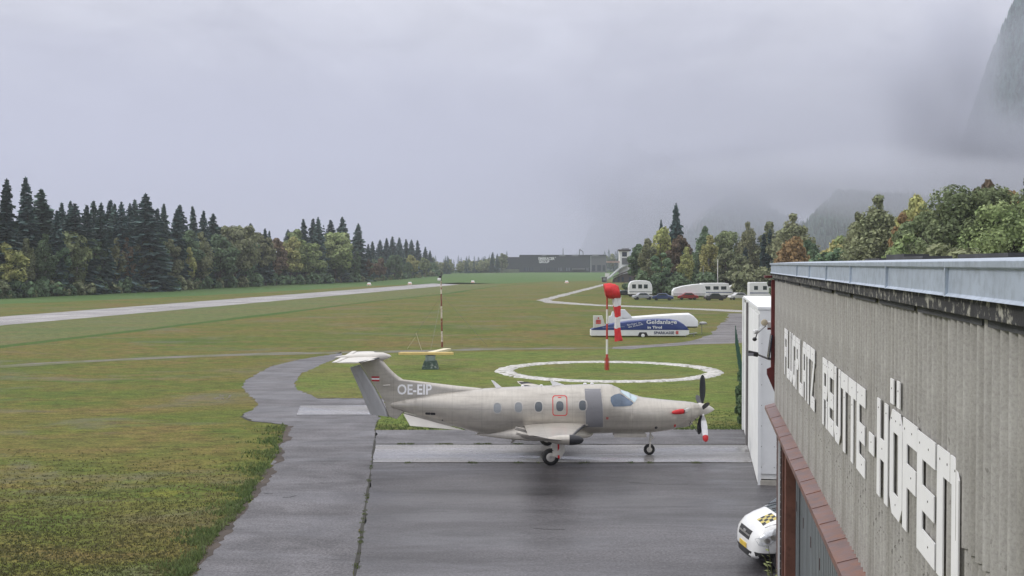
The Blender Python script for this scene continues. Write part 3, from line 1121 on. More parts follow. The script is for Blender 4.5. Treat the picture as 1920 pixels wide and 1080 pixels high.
def fin_loft(levels, t):
    rr = []
    for (a, b), tt in zip(levels, t):
        p, q = A(*a), A(*b)
        n = 12
        up, lo = [], []
        for k in range(n + 1):
            u = k / n
            h = tt * (u ** .25 if u < .2 else 1.0) * (min(1, (1 - u) * 6) ** .5) * .5 if u < 1 else 0
            h = tt * .5 * min(1.0, 3.0 * (1 - u) ** .5) * (0.55 + .45 * min(1, u * 2.5))
            up.append((p.x + (q.x - p.x) * u, -h, p.z + (q.z - p.z) * u))
            lo.append((p.x + (q.x - p.x) * u, h, p.z + (q.z - p.z) * u))
        rr.append(up + lo[::-1])
    return MB().loft(rr)


fin = fin_loft([((727, 764), (905, 734)), ((723, 755), (905, 728)), ((715, 743), (850, 722.5)), ((704.5, 727), (800, 716.5)), ((700, 719), (756, 711.6)), ((694, 712), (746, 705)), ((687, 700), (734, 694.5)), ((676, 683), (721, 680)), ((672, 676), (717, 675))],
               [.30, .30, .22, .17, .16, .15, .145, .14, .13]).build('fin', M_paint, ac, smooth=45)
rud = fin_loft([((694.8, 776.5), (729, 781)), ((690, 766), (724, 766)), ((675, 731), (703.5, 727)), ((656, 689), (675, 683.5))], [.16, .16, .14, .11]).build('rudder', M_rud, ac, smooth=45)
plate(xz([(663.5, 700), (667, 699), (693, 757), (689, 758)]), .075, 'trim_tab', M_rud, rud, bevel=0)
MB().prism([(x, -.08, z) for x, z in xz([(722, 757), (758, 771.5), (744, 785.5), (729, 780.5)])], (0, .16, 0)).build('tail_cone', M_paint, ac, bevel=.03)
# T-tail with bullet
zb_ = A(690, 671).z
bul = MB().lathe((AX(628), 0, A(628, 670).z), (1, 0, .02), [(0, .015), (.3, .07), (.9, .13), (1.5, .16), (1.85, .15), (2.08, .07), (2.16, .01)], 20).build('tail_bullet', M_pwhite, ac, smooth=40)
for sg in (-1, 1):
    stb = MB().loft([airfoil(AX(652), AX(712), sg * .05, zb_, .13), airfoil(AX(652) - .02, AX(706), sg * 1.2, zb_ + .02, .11), airfoil(AX(650), AX(690), sg * 2.55, zb_ + .03, .07)]).build('stabiliser', M_pwhite, ac, smooth=40)
    MB().loft([airfoil(AX(706), AX(713.5), sg * .25, zb_ + .004, .09, 8), airfoil(AX(684), AX(690.8), sg * 2.5, zb_ + .034, .055, 8)]).build('deicing_boot', M_deice, stb, smooth=40)
    MB().prism([(AX(641), sg * .2, zb_ + .0), (AX(652), sg * .2, zb_ + .012), (AX(651), sg * 2.6, zb_ + .04), (AX(643), sg * 2.62, zb_ + .03)], (0, 0, .03)).build('elevator', M_pwhite, stb)
    MB().prism([(A(757, 775).x, sg * .16, A(757, 775).z), (A(873, 804.5).x, sg * .42, A(873, 804.5).z), (A(771, 795.5).x, sg * .46, A(771, 795.5).z)], (0, sg * .03, .015)).build('ventral_strake', M_pwhite, ac)
MB().box(A(725, 722.5, -.10), (.27, .05, .05), ry=-.08).build('strobe_light', M_pwhite, ac, bevel=.02)
bv = bvh_of([fus, fair, fin])
YD = (0, 1, 0)
# flag and registration
def side_rect(x0, y0, x1, y1):
    return [A(x0, y0), A(x1, y0), A(x1, y1), A(x0, y1)]


bvf = bvh_of([fin])
M_flagr = simple('flag_red', (.42, .02, .03), .5)
decal(bvf, side_rect(697, 705.4, 711.8, 708.6), YD, .004, 'flag_stripe', M_flagr, ac)
decal(bvf, side_rect(697, 708.6, 711.8, 711.6), YD, .0045, 'flag_stripe', M_decalw, ac)
decal(bvf, side_rect(697, 711.6, 711.8, 714.8), YD, .004, 'flag_stripe', M_flagr, ac)
o0 = A(745.5, 739.4)
decal_text(bv, 'OE-EIP', o0, (1, 0, 0), (0, 0, 1), .53, YD, .008, 'registration', M_decalw, ac, bold=.012, width=A(810, 737).x - o0.x)
# cabin windows


def oval(cx, cy, w, h, n=22, k=2.6):
    out = []
    for i in range(n):
        a = 2 * math.pi * i / n
        c, s = math.cos(a), math.sin(a)
        out.append(A(cx + w / 2 * math.copysign(abs(c) ** (2 / k), c), cy + h / 2 * math.copysign(abs(s) ** (2 / k), s)))
    return out


for px, py in ((933, 760), (972, 758.6), (1009, 757.6), (1048, 756.6), (1090, 755.2)):
    w = decal(bv, oval(px, py, 14, 18.5), YD, .006, 'cabin_window', M_shade if px < 990 else M_glassA, ac, rings=3)
    decal_ring(bv, oval(px, py, 17.2, 22), oval(px, py, 13.6, 18), YD, .014, 'frame', M_frame, w)


def rr_px(x0, y0, x1, y1, r):
    return [A(x, y) for x, y in rrect((x0 + x1) / 2, (y0 + y1) / 2, x1 - x0, y1 - y0, r)]


ed = decal_ring(bv, rr_px(1034.4, 737.4, 1061.8, 774.2, 5), rr_px(1035.9, 738.9, 1060.3, 772.7, 4.2), YD, .003, 'emergency_exit_outline', M_redp, ac)
decal(bv, rr_px(1045, 740.2, 1051, 742.0, .4), YD, .004, 'exit_lettering', M_redp, ac, rings=1)
dp = decal(bv, [A(x, y) for x, y in [(1094.6, 726.4), (1124.8, 726.4), (1125.2, 744), (1126.6, 762), (1127.8, 795.8), (1096, 795.8)]], YD, .010, 'grey_side_panel', M_panelg, ac, rings=6)
dp['label'] = 'dull grey door-shaped panel on the side of the fuselage'
decal_ring(bv, [A(x, y) for x, y in [(1093.6, 725.6), (1126, 725.6), (1129, 797), (1094.6, 797)]], [A(x, y) for x, y in [(1094.4, 726.3), (1125.0, 726.3), (1128, 796.2), (1095.8, 796.2)]], YD, .006, 'panel_edge', M_frame, ac)
# cockpit glazing
decal(bv, [A(x, y) for x, y in [(1142, 740.5), (1149, 736.6), (1158.6, 735), (1172, 742.5), (1185, 752), (1180, 756.2), (1165, 757.4), (1146.5, 757.3), (1143.5, 752), (1141.6, 747)]], YD, .016, 'cockpit_side_window', M_glassS, ac, step=.035, rings=8)
decal(bv, [A(x, y) for x, y in [(1161, 732), (1167, 729.4), (1180, 735.6), (1194, 743.4), (1187, 751)]], YD, .018, 'windscreen', M_glassW, ac, step=.035, rings=8)
decal(bv, [A(1159.6, 734), A(1161, 733), A(1186.6, 751.2), A(1185.4, 752.2)], YD, .024, 'windscreen_post', M_frame, ac, rings=1)
for (x0, y0, x1, y1, nm) in ((798.5, 771, 818, 775.5, 'vent_grille'), (1224, 795.5, 1229.5, 800.5, 'vent_port'), (829, 784, 832, 787, 'vent_port')):
    decal(bv, rr_px(x0, y0, x1, y1, (y1 - y0) * .45), YD, .003, nm, M_deice, ac, rings=1)
decal(bv, rr_px(1133, 776.6, 1137.5, 781, .8), YD, .003, 'placard', simple('placard_red', (.35, .1, .09), .6), ac, rings=1)
# engine: inlet, exhaust stub with red cover, straps
for sg in (-1, 1):
    ex = MB().path([A(1291, 768, sg * .42), A(1286, 770.6, sg * .56), A(1281.5, 771.2, sg * .66)], .085, 14).build('exhaust_stub', M_chrome, ac, smooth=40)
    MB().lathe(A(1282, 771, sg * .66), (-1, 0, -.12), [(0, .088), (.12, .10), (.30, .085), (.42, .055), (.45, .01)], 14).build('exhaust_cover', M_redp, ac, smooth=50)
MB().ell(A(1276, 792, 0), (.46, .34, .19), 20, 12).build('chin_intake', M_paint, ac, smooth=60)
decal(bv, rr_px(1260.5, 792.4, 1264, 797.8, 1), YD, .012, 'intake_plug', M_redp, ac, rings=1)
MB().path([A(1283, 778, -.52), A(1295, 792, -.30), A(1309, 812, -.62)], .012).path([A(1293.5, 793, -.3), A(1294, 805, -.3)], .014).path([A(1303, 784, -.4), A(1310, 803, -.7)], .01).build('prop_strap', M_deice, ac)
# propeller: spinner + five feathered blades, one straight up
hub = Vector((AX(1318), 0, A(1318, 767.5).z))
MB().lathe((AX(1309.2), 0, hub.z + .01), (1, 0, -.02), [(0, .235), (.06, .245), (.22, .22), (.40, .155), (.54, .07), (.61, .012)], 24).build('spinner', M_pwhite, ac, smooth=40)
for k in range(5):
    th = R_(72 * k)
    dirv = Vector((0, math.sin(th), math.cos(th)))
    side = Vector((1, 0, 0))
    rr = []
    for r, ch, tk in ((.16, .05, .05), (.30, .10, .05), (.50, .20, .035), (.75, .235, .025), (1.0, .22, .018), (1.2, .17, .012), (1.29, .10, .008), (1.325, .03, .004)):
        nrm = dirv.cross(side).normalized()
        cc_ = hub + dirv * r + side * (-.02)
        rr.append([cc_ + side * (ch / 2 * math.cos(2 * math.pi * i / 12)) + nrm * (tk * math.sin(2 * math.pi * i / 12)) for i in range(12)])
    covered = k == 3
    bl = MB().loft(rr).build('propeller_blade', M_decalw if covered else M_deice, ac, smooth=50)
    if covered:
        MB().lathe(hub + dirv * 1.14 - side * .02, dirv, [(0, .10), (.05, .115), (.15, .10), (.22, .05), (.24, .01)], 10).build('blade_tip_cover', M_redp, bl, smooth=50)
        MB().loft([[p + dirv * .0 for p in rr[1]], [hub + (p - hub) for p in rr[2]]]).build('blade_root', M_deice, bl)
# antennas on the crown
for pts in ([(921, 713), (926, 714), (942, 727.2), (930, 727.2)], [(1032, 714.4), (1038, 714.6), (1062, 722.8), (1036, 723)]):
    MB().prism([(A(*p).x, -.012, A(*p).z) for p in pts], (0, .024, 0)).build('blade_antenna', M_decalw, ac)
for px, py in ((1097, 719.6), (1110, 719.4), (980, 724.2), (1015, 722.8)):
    MB().ell(A(px, py), (.07, .03, .04), 10, 6).build('crown_antenna', M_decalw, ac, smooth=60)
MB().prism([(A(*p).x, -.015, A(*p).z) for p in [(957, 831), (961, 831), (976, 815), (966, 815)]], (0, .03, 0)).build('belly_antenna', M_pwhite, ac)
# landing gear
for sg in (-1, 1):
    gx = 1.40
    tz = .31
    tyre = MB().lathe((gx, sg * 2.27 - .105, tz), (0, 1, 0), [(0, .20), (.01, .265), (.05, .305), (.105, .312), (.16, .305), (.20, .265), (.21, .20)], 28).build('main_wheel', M_rubber, ac, smooth=40)
    MB().lathe((gx, sg * 2.27 - .118, tz), (0, 1, 0), [(0, .03), (.004, .15), (.03, .185), (.20, .185), (.232, .15), (.236, .03)], 20).build('rim', M_pwhite, tyre, smooth=40)
    MB().tube((gx, sg * 2.27 - .13, tz), (gx, sg * 2.27 + .13, tz), .045, .045, 10).build('hub_cap', M_chrome, tyre)
    MB().path([(gx + .05, sg * 2.10, 1.35), (gx + .12, sg * 2.10, .85), (gx, sg * 2.12, .31)], .055, 10).build('main_strut', M_pwhite, ac, smooth=40)
    MB().prism([(gx + .05, sg * 2.06, 1.36), (gx + .50, sg * 2.06, 1.34), (gx + .50, sg * 2.40, .52), (gx + .36, sg * 2.42, .26), (gx + .06, sg * 2.40, .36)], (0, sg * .03, 0)).build('gear_door', M_pwhite, ac)
    MB().prism([(gx + .25, sg * 2.12, 1.30), (gx + .30, sg * 2.12, 1.30), (gx + .32, sg * 2.47, .28), (gx + .25, sg * 2.46, .30)], (0, sg * .006, 0)).build('warning_ribbon', M_redp, ac)
nx = AX(1217.5)
nw = MB().lathe((nx, -.07, .215), (0, 1, 0), [(0, .13), (.01, .18), (.04, .212), (.07, .217), (.10, .212), (.13, .18), (.14, .13)], 24).build('nose_wheel', M_rubber, ac, smooth=40)
MB().lathe((nx, -.08, .215), (0, 1, 0), [(0, .02), (.004, .09), (.02, .125), (.14, .125), (.156, .09), (.16, .02)], 16).build('rim', M_pwhite, nw, smooth=40)
MB().path([(nx, -.10, .215), (nx + .02, -.10, .42), (nx + .03, 0, .48), (nx + .05, 0, .95)], .035, 10).path([(nx, .10, .215), (nx + .02, .10, .42), (nx + .03, 0, .48)], .03, 8).path([(nx + .06, 0, .58), (nx + .16, 0, .68), (nx + .07, 0, .78)], .022, 6).build('nose_strut', M_pwhite, ac, smooth=40)
for sg in (-1, 1):
    MB().prism([(AX(1150), sg * .24, A(1150, 811).z), (AX(1211), sg * .24, A(1211, 811).z), (AX(1211), sg * .27, A(1211, 818).z), (AX(1150), sg * .27, A(1150, 818).z)], (0, .015 * sg, 0)).build('nose_gear_door', M_paint, ac)

# ================================================================== van
M_van = simple('van_white', (.74, .745, .74), .3, 0, .03, 2, coat=.6)
M_bump = simple('black_bumper', (.022, .022, .024), .6)
M_yel = simple('checker_yellow', (.52, .43, .12), .5)
M_chk = simple('checker_black', (.02, .02, .018), .5)
M_vglass = simple('van_glass', (.035, .05, .055), .06, 0, .4, 1.2)
M_vrefl = simple('headlamp_lens', (.62, .64, .66), .12, .3, .25, 9)
HV = R_(180 + 5)
fw = Vector((math.cos(HV), math.sin(HV), 0))
vfront = AT(1394, 1010, 27.65)
lf = Vector((-math.sin(HV), math.cos(HV), 0))
vloc = Vector((vfront.x, 27.65, 0)) - fw * 5.1 + lf * 0
van = thing('van', 'white van with yellow and black checkered bonnet nosing out behind the hangar', 'van', (vloc.x, vloc.y, 0), HV)
VS = [  # x from rear, bottom z, top z, half width, crown pinch
    (0, .40, 1.78, .86, .12), (.06, .32, 1.86, .92, .12), (.5, .30, 1.92, .95, .13), (2.6, .30, 1.93, .955, .14), (3.2, .30, 1.91, .955, .15), (3.45, .30, 1.86, .955, .16), (3.75, .30, 1.74, .955, .15), (4.05, .30, 1.55, .955, .13),
    (4.32, .30, 1.37, .95, .10), (4.42, .30, 1.305, .945, .10), (4.65, .29, 1.22, .93, .11), (4.85, .28, 1.12, .89, .12), (4.98, .28, .99, .81, .11), (5.06, .30, .85, .68, .1), (5.10, .34, .70, .50, .05)]
rr = []
for x, b_, t_, w_, p_ in VS:
    zc, hz = (t_ + b_) / 2, (t_ - b_) / 2
    r = []
    for i in range(36):
        a = 2 * math.pi * i / 36
        c, s = math.cos(a), math.sin(a)
        e = 2 / 4.2
        r.append((x, w_ * math.copysign(abs(c) ** e, c) * (1 - p_ * max(0, s) ** 2), zc + hz * math.copysign(abs(s) ** e, s)))
    rr.append(r)
vb = MB().loft(rr).build('body', M_van, van, smooth=40)
vv = bvh_of([vb])
DN, SD, FR = (0, 0, -1), (0, -1, 0), (-1, 0, 0)
decal(vv, [(4.40, -.74, 2), (4.40, .74, 2), (3.62, .62, 2), (3.62, -.62, 2)], DN, .006, 'windscreen', M_vglass, van, step=.12)
for sg in (-1, 1):
    d = (0, -sg, 0)
    decal(vv, [(4.15, sg, 1.28), (3.55, sg, 1.66), (3.0, sg, 1.72), (3.0, sg, 1.22)], d, .006, 'side_window', M_vglass, van, step=.12)
    decal(vv, [(2.9, sg, 1.22), (2.9, sg, 1.72), (1.7, sg, 1.72), (1.7, sg, 1.22)], d, .006, 'side_window', M_vglass, van, step=.15)
    hl = decal(vv, [(5.03, sg, .80), (4.98, sg, .68), (4.80, sg, .66), (4.62, sg, .80), (4.42, sg, 1.06), (4.55, sg, 1.10), (4.80, sg, 1.0)], d, .012, 'headlight', M_vrefl, van, step=.05)
    for q in ((4.80, .80), (4.66, .88)):
        decal(vv, [(q[0] + .07 * math.cos(a), sg, q[1] + .06 * math.sin(a)) for a in np.linspace(0, 6.28, 14)[:-1]], d, .02, 'reflector', M_chrome, hl, step=.2, rings=2)
    decal(vv, [(5.05, sg, .50), (4.62, sg, .50), (4.50, sg, .44), (4.40, sg, .32), (5.0, sg, .32)], d, .014, 'lower_bumper', M_bump, van, step=.08)
    wx = 4.22
    for wx in (4.22, 1.02):
        MB().lathe((wx, sg * .74, .345), (0, sg, 0), [(0, .41), (.215, .41), (.219, .34)], 28).build('wheel_arch', M_bump, van, smooth=40)
        wh = MB().lathe((wx, sg * .765, .345), (0, sg, 0), [(0, .22), (.02, .31), (.06, .343), (.16, .343), (.205, .31), (.21, .22)], 28).build('wheel', M_rubber, van, smooth=40)
        MB().lathe((wx, sg * .79, .345), (0, sg, 0), [(0, .2), (.17, .225), (.185, .215), (.165, .19), (.15, .10), (.175, .08), (.18, .01)], 24).build('rim', M_chrome, wh, smooth=40)
        for q in range(14):
            a = 2 * math.pi * q / 14
            MB().tube((wx + .155 * math.cos(a), sg * .94, .345 + .155 * math.sin(a)), (wx + .155 * math.cos(a), sg * .958, .345 + .155 * math.sin(a)), .014, .014, 6).build('vent_hole', M_chk, wh)
    MB().box((3.85, sg * 1.06, 1.22), (.10, .20, .24)).build('mirror', M_van, van, bevel=.03)
decal(vv, [(6, -.45, .93), (6, .45, .93), (6, .40, .72), (6, -.40, .72)], FR, .012, 'grille', M_bump, van, step=.1)
decal(vv, [(6, -.42, .835), (6, .42, .835), (6, .41, .80), (6, -.41, .80)], FR, .02, 'grille_bar', M_chrome, van, step=.1, rings=1)
decal(vv, [(6, -.6, .48), (6, .6, .48), (6, .5, .32), (6, -.5, .32)], FR, .014, 'front_bumper', M_bump, van, step=.1)
decal(vv, [(6, -.26, .60), (6, .26, .60), (6, .26, .49), (6, -.26, .49)], FR, .02, 'number_plate', simple('plate_yellow', (.6, .42, .06), .5), van, step=.2, rings=1)
decal(vv, [(6, -.10, .885), (6, .10, .885), (6, .08, .83), (6, -.08, .83)], FR, .028, 'badge', M_chrome, van, step=.1, rings=1)
for i in range(4):
    for j in range(4):
        x0, y0 = 4.46 + i * .09, .14 + j * .125
        decal(vv, [(x0, y0, 2), (x0 + .085, y0, 2), (x0 + .085, y0 + .12, 2), (x0, y0 + .12, 2)], DN, .004, 'bonnet_check', M_yel if (i + j) % 2 else M_chk, van, step=.2, rings=1)
MB().path([(4.39, .0, 1.36), (4.10, .45, 1.55)], .012).path([(4.39, -.5, 1.36), (4.10, -.05, 1.55)], .012).build('wiper', M_bump, van)
for sg in (-1, 1):
    decal(vv, [(4.36, sg * .84, 2), (4.36, sg * .85, 2), (4.80, sg * .74, 2), (4.80, sg * .725, 2)], DN, .003, 'bonnet_gap', M_bump, van, step=.06, rings=1)
    decal(vv, [(4.52, sg, .64), (4.54, sg, .64), (4.66, sg, .40), (4.64, sg, .40)], (0, -sg, 0), .003, 'bumper_gap', M_bump, van, step=.05, rings=1)
    decal(vv, [(3.80, sg, 1.25), (3.815, sg, 1.25), (3.70, sg, .45), (3.685, sg, .45)], (0, -sg, 0), .003, 'door_gap', M_bump, van, step=.08, rings=1)

# ================================================================== wind sock
M_sockr = simple('sock_red', (.60, .025, .03), .7, 0, .15, 5)
M_sockw = simple('sock_white', (.72, .70, .72), .75, 0, .08, 5)
M_polered = simple('pole_red', (.42, .035, .025), .5, 0, .2, 5)
M_polew = simple('pole_white', (.70, .69, .66), .5, 0, .1, 5)
wp = G(1138, 694)
YW = wp.y
ws = thing('wind_sock', 'limp red and white wind sock hanging from a banded pole in the stone ring', 'wind sock', wp)


def W(px, py, dy=0):
    return AT(px, py, YW + dy) - wp


bands = [(694, 664, .085, M_polered), (664, 636, .075, M_polew), (636, 607, .07, M_polered), (607, 580, .065, M_polew), (580, 556, .055, M_polered), (556, 545, .05, M_polew)]
for a, b, r, m in bands:
    MB().tube((0, 0, W(1138, a).z + .0), (0, 0, W(1138, b).z), r, r, 10).build('pole_band', m, ws, smooth=40)
for s_ in (-1, 1):
    MB().tube((s_ * .13, 0, 0), (s_ * .13, 0, W(1138, 671).z), .03, .03, 8).build('pole_brace', M_polered, ws)
# hoop and red mouth of the sock: a short crumpled drum lying nearly flat
ax = (W(1160, 543) - W(1135, 548)).normalized()
rnd = random.Random(2)
ring_c = [W(1134, 544.5), W(1139, 545), W(1147, 546), W(1156, 546.5), W(1161, 547)]
ring_r = [.44, .52, .54, .52, .40]
a1 = Vector((0, 1, 0))
a2 = ax.cross(a1)
rg = []
for c, r in zip(ring_c, ring_r):
    rg.append([c + a1 * (r * math.cos(2 * math.pi * i / 28)) * (1 + .07 * math.sin(2 * math.pi * i / 28 * 5 + c.x * 6)) + a2 * (r * math.sin(2 * math.pi * i / 28)) * (1 + .09 * math.sin(2 * math.pi * i / 28 * 7 + c.x * 9)) for i in range(28)])
MB().loft(rg).build('sock_mouth', M_sockr, ws, smooth=60)
MB().path([W(1138, 548), W(1147, 541), W(1160, 545)], .03).build('hoop_arm', M_polew, ws)
for k in (0, 1, 2):
    c = ring_c[[0, 2, 4][k]]
    r = ring_r[[0, 2, 4][k]] + .015
    pts = [c + a1 * (r * math.cos(t)) + a2 * (r * math.sin(t)) for t in np.linspace(0, 2 * math.pi, 25)]
    MB().path(pts, .016, 5).build('hoop', M_polered, ws)
segs = [(556, 574, 1156.5, 1156.5, .25, .22, M_sockw), (574, 594, 1156.3, 1156, .20, .19, M_sockr), (594, 615, 1156.2, 1157, .19, .20, M_sockw), (615, 639, 1157.5, 1158.5, .20, .21, M_sockr)]
def sock_ring(py):
    u = (py - 556) / 83.0
    c = W(1156.4 + 2.2 * u * u + .8 * math.sin(py * .12), py)
    r = .27 - .08 * min(1, u * 3) + .02 * math.sin(py * .09) + .03 * u
    out = []
    for i in range(30):
        t = 2 * math.pi * i / 30
        k = 1 + .20 * math.sin(3 * t + 1.3 * u + 1) + .12 * math.sin(5 * t - 3.1 * u) + .06 * math.sin(9 * t + py * .2)
        out.append(c + Vector((r * k * math.cos(t), r * .8 * k * math.sin(t), .04 * math.sin(2 * t + py * .3))))
    return out


for j, (ya, yb, xa, xb, r0, r1, m) in enumerate(segs):
    rg = [sock_ring(ya + (yb - ya) * k / 12) for k in range(13)]
    MB().loft(rg, True, j == 3).build('sock_segment', m, ws, smooth=70)

# ================================================================== landing T
M_yellow = simple('pale_yellow_boards', (.70, .52, .20), .55, 0, .08, 3)
M_mott = simple('mottled_pedestal', (.045, .075, .06), .8, 0, .3, 6, dirt=((.26, .29, .26), 3, .56, .64))
M_ped = simple('grey_green_pedestal', (.22, .27, .25), .7, 0, .2, 5)
tl = G(807, 692)
lt = thing('landing_tee', 'pale yellow landing T on a mottled dark green pedestal in the lawn', 'landing tee', tl)


def T_(px, py, dy=0):
    return AT(px, py, tl.y + dy) - tl


z0_, z1_, z2_ = 0, T_(807, 676).z, T_(807, 666).z
MB().loft([[(-.58, -.5, 0), (.58, -.5, 0), (.58, .5, 0), (-.58, .5, 0)], [(-.42, -.36, z1_), (.42, -.36, z1_), (.42, .36, z1_), (-.42, .36, z1_)]]).build('pedestal', M_mott, lt, bevel=.02)
MB().box((0, 0, (z1_ + z2_) / 2), (.66, .56, z2_ - z1_)).build('turntable_box', M_ped, lt, bevel=.02)
MB().box((.02, -.1, z2_ + .02), (.4, .3, .05)).build('pivot', M_dark, lt)
L0, L1 = T_(748, 661).x, T_(851, 661).x
MB().prism([(L0, -.32, z2_ + .05), (L0 + .12, .1, z2_ + .05), (L1 - .12, .1, z2_ + .05), (L1, -.32, z2_ + .05)], (0, 0, .17)).build('cross_bar', M_yellow, lt, bevel=.01)
MB().prism([(-.25, .11, z2_ + .05), (.30, .11, z2_ + .05), (1.25, 3.6, z2_ + .05), (.72, 3.6, z2_ + .05)], (0, 0, .17)).build('stem', simple('cream_boards', (.66, .60, .42), .55), lt, bevel=.01)

# ================================================================== weather mast with guy wires
M_mastr = simple('mast_rust', (.20, .055, .03), .7, 0, .4, 9, dirt=((.5, .44, .36), 7, .62, .7))
M_mastw = simple('mast_white', (.62, .56, .48), .7, 0, .2, 9, dirt=((.24, .09, .05), 7, .52, .62))
mp_ = G(829, 651)
wm = thing('weather_mast', 'rusty red and white banded weather mast with guy wires', 'mast', mp_)


def Q(px, py):
    return AT(px, py, mp_.y) - mp_


ys = [651, 641, 621, 597, 574, 551, 535, 527]
for k, (a, b) in enumerate(zip(ys[:-1], ys[1:])):
    lean = (a - 651) * -.0
    MB().tube((Q(829, a).x - (651 - a) * .0008, 0, Q(829, a).z), (Q(829, b).x - (651 - b) * .0008, 0, Q(829, b).z), .085 - k * .005, .08 - k * .005, 8).build('mast_section', (M_mastr if k % 2 == 0 else M_mastw) if k < 5 else M_mastw, wm, smooth=40)
ht = Q(827, 527)
MB().tube((-.1, 0, ht.z), (-.02, 0, ht.z + .75), .03, .02, 6).build('rod', M_black, wm)
MB().box((-.25, 0, ht.z + .15), (.28, .2, .22)).build('sensor_box', M_decalw, wm, bevel=.03)
MB().box((-.17, .1, ht.z + .36), (.24, .16, .22)).build('wind_sensor', M_black, wm, bevel=.03)
for k, a in enumerate((R_(20), R_(140), R_(260))):
    MB().tube((0, 0, ht.z - 1.2), (4.2 * math.cos(a), 4.2 * math.sin(a), 0), .008, .008, 4).build('guy_wire', M_steel, wm)
M_pale = simple('pale_stake', (.55, .50, .36), .7)
for (x0, y0, x1, y1, r, lb) in ((790.5, 657, 780, 624, .025, 'thin pale stake leaning left behind the landing tee'), (763, 655, 779, 632, .012, 'very thin faint rod leaning right behind the tail of the aircraft')):
    g = G(x0, y0)
    o = MB().tube((0, 0, 0), AT(x1, y1, g.y) - g, r, r * .8, 6).build('leaning_stake', M_pale)
    o.location = g
    tag(o, lb, 'stake', 'leaning stakes')

# ================================================================== glider trailers
M_trw = simple('trailer_white', (.76, .77, .77), .35, 0, .05, 1.5, dirt=((.6, .6, .58), 2, .6, .9))
M_trb = simple('trailer_blue', (.018, .040, .17), .35, 0, .1, 2)
M_trt = simple('trailer_text_white', (.74, .75, .77), .5)
M_tdk = simple('trailer_text_dark', (.03, .04, .10), .5)
tg = G(1205, 632)
YT = tg.y


def trailer_frame(root, yw):
    def f(px, py, dy=0.0):
        return AT(px, py, yw + dy) - root.location
    return f


t1 = thing('glider_trailer', 'blue and white advertising glider trailer standing nearest in the grass', 'trailer', (tg.x, YT, 0), 0, 'glider trailers')
B1 = trailer_frame(t1, YT)


def body(f, prof, w, name, m, root, bevel=.03):
    """side outline in photo points extruded w metres away from the camera"""
    return MB().prism([f(*p) for p in prof], (0, w, 0)).build(name, m, root, bevel=bevel)


top = [(1109, 617), (1125, 611.5), (1150, 606), (1180, 601.5), (1210, 598.6), (1232, 597.6), (1256, 598), (1272, 601), (1282, 607), (1289, 614), (1292, 619)]


def roofed(f, top_, bot_y, w, name, m, root):
    """rounded box: side outline with the top edge rolled over to the far side"""
    rr = []
    nseg = 9
    for px, py in top_:
        p = f(px, py)
        q = f(px, bot_y)
        r = [Vector((p.x, 0, q.z)), Vector((p.x, 0, q.z + (p.z - q.z) * .78))]
        for k in range(1, nseg):
            u = k / nseg
            r.append(Vector((p.x, w * (.5 - .5 * math.cos(math.pi * u)), q.z + (p.z - q.z) * (.78 + .22 * math.sin(math.pi * u) ** .6))))
        r += [Vector((p.x, w, q.z + (p.z - q.z) * .78)), Vector((p.x, w, q.z))]
        rr.append(r)
    return MB().loft(rr).build(name, m, root, smooth=35)


roofed(B1, top, 618.5, 1.5, 'upper_shell', M_trb, t1)
body(B1, [(1108, 618.6), (1292.4, 618.6), (1292.4, 627), (1285, 629.6), (1108, 629.6)], 1.55, 'lower_shell', M_trw, t1)
tr = t1.children[-1]
tr.location.y = -.025
# tall tail box with the red logo
tb = body(B1, [(1112.5, 615), (1112.5, 592), (1129.5, 592), (1135, 612)], .35, 'tail_box', simple('tail_box_cream', (.60, .60, .56), .6), t1)
M_logo = simple('logo_red', (.55, .04, .04), .5)
mb = MB()
for r_ in (rc(1117.2, 599.6, 1126.6, 601.6), rc(1117.2, 602.2, 1126.6, 604), rc(1117.2, 604.6, 1126.6, 607)):
    mb.prism([B1(x, y) + Vector((0, -.03, 0)) for x, y in r_], (0, .02, 0))
mb.tube(B1(1122, 596.4) + Vector((0, -.03, 0)), B1(1122, 596.4) + Vector((0, -.01, 0)), .08, .08, 10)
mb.build('logo', M_logo, tb)


def ttext(txt, x0, y0, x1, hpx, m, nm='lettering', bold=.0, rise=0.0, root=t1, f=B1, dy=-.035, spacing=1.0):
    a, b = f(x0, y0), f(x1, y0 - rise)
    ux = (b - a).normalized()
    uy = Vector((-ux.z, 0, ux.x))
    return decal_text(None, txt, a + Vector((0, dy, 0)), ux, uy, hpx / 18.8 / .72, (0, 1, 0), 0.0, nm, m, root, bold=bold, width=(b - a).length, spacing=spacing)


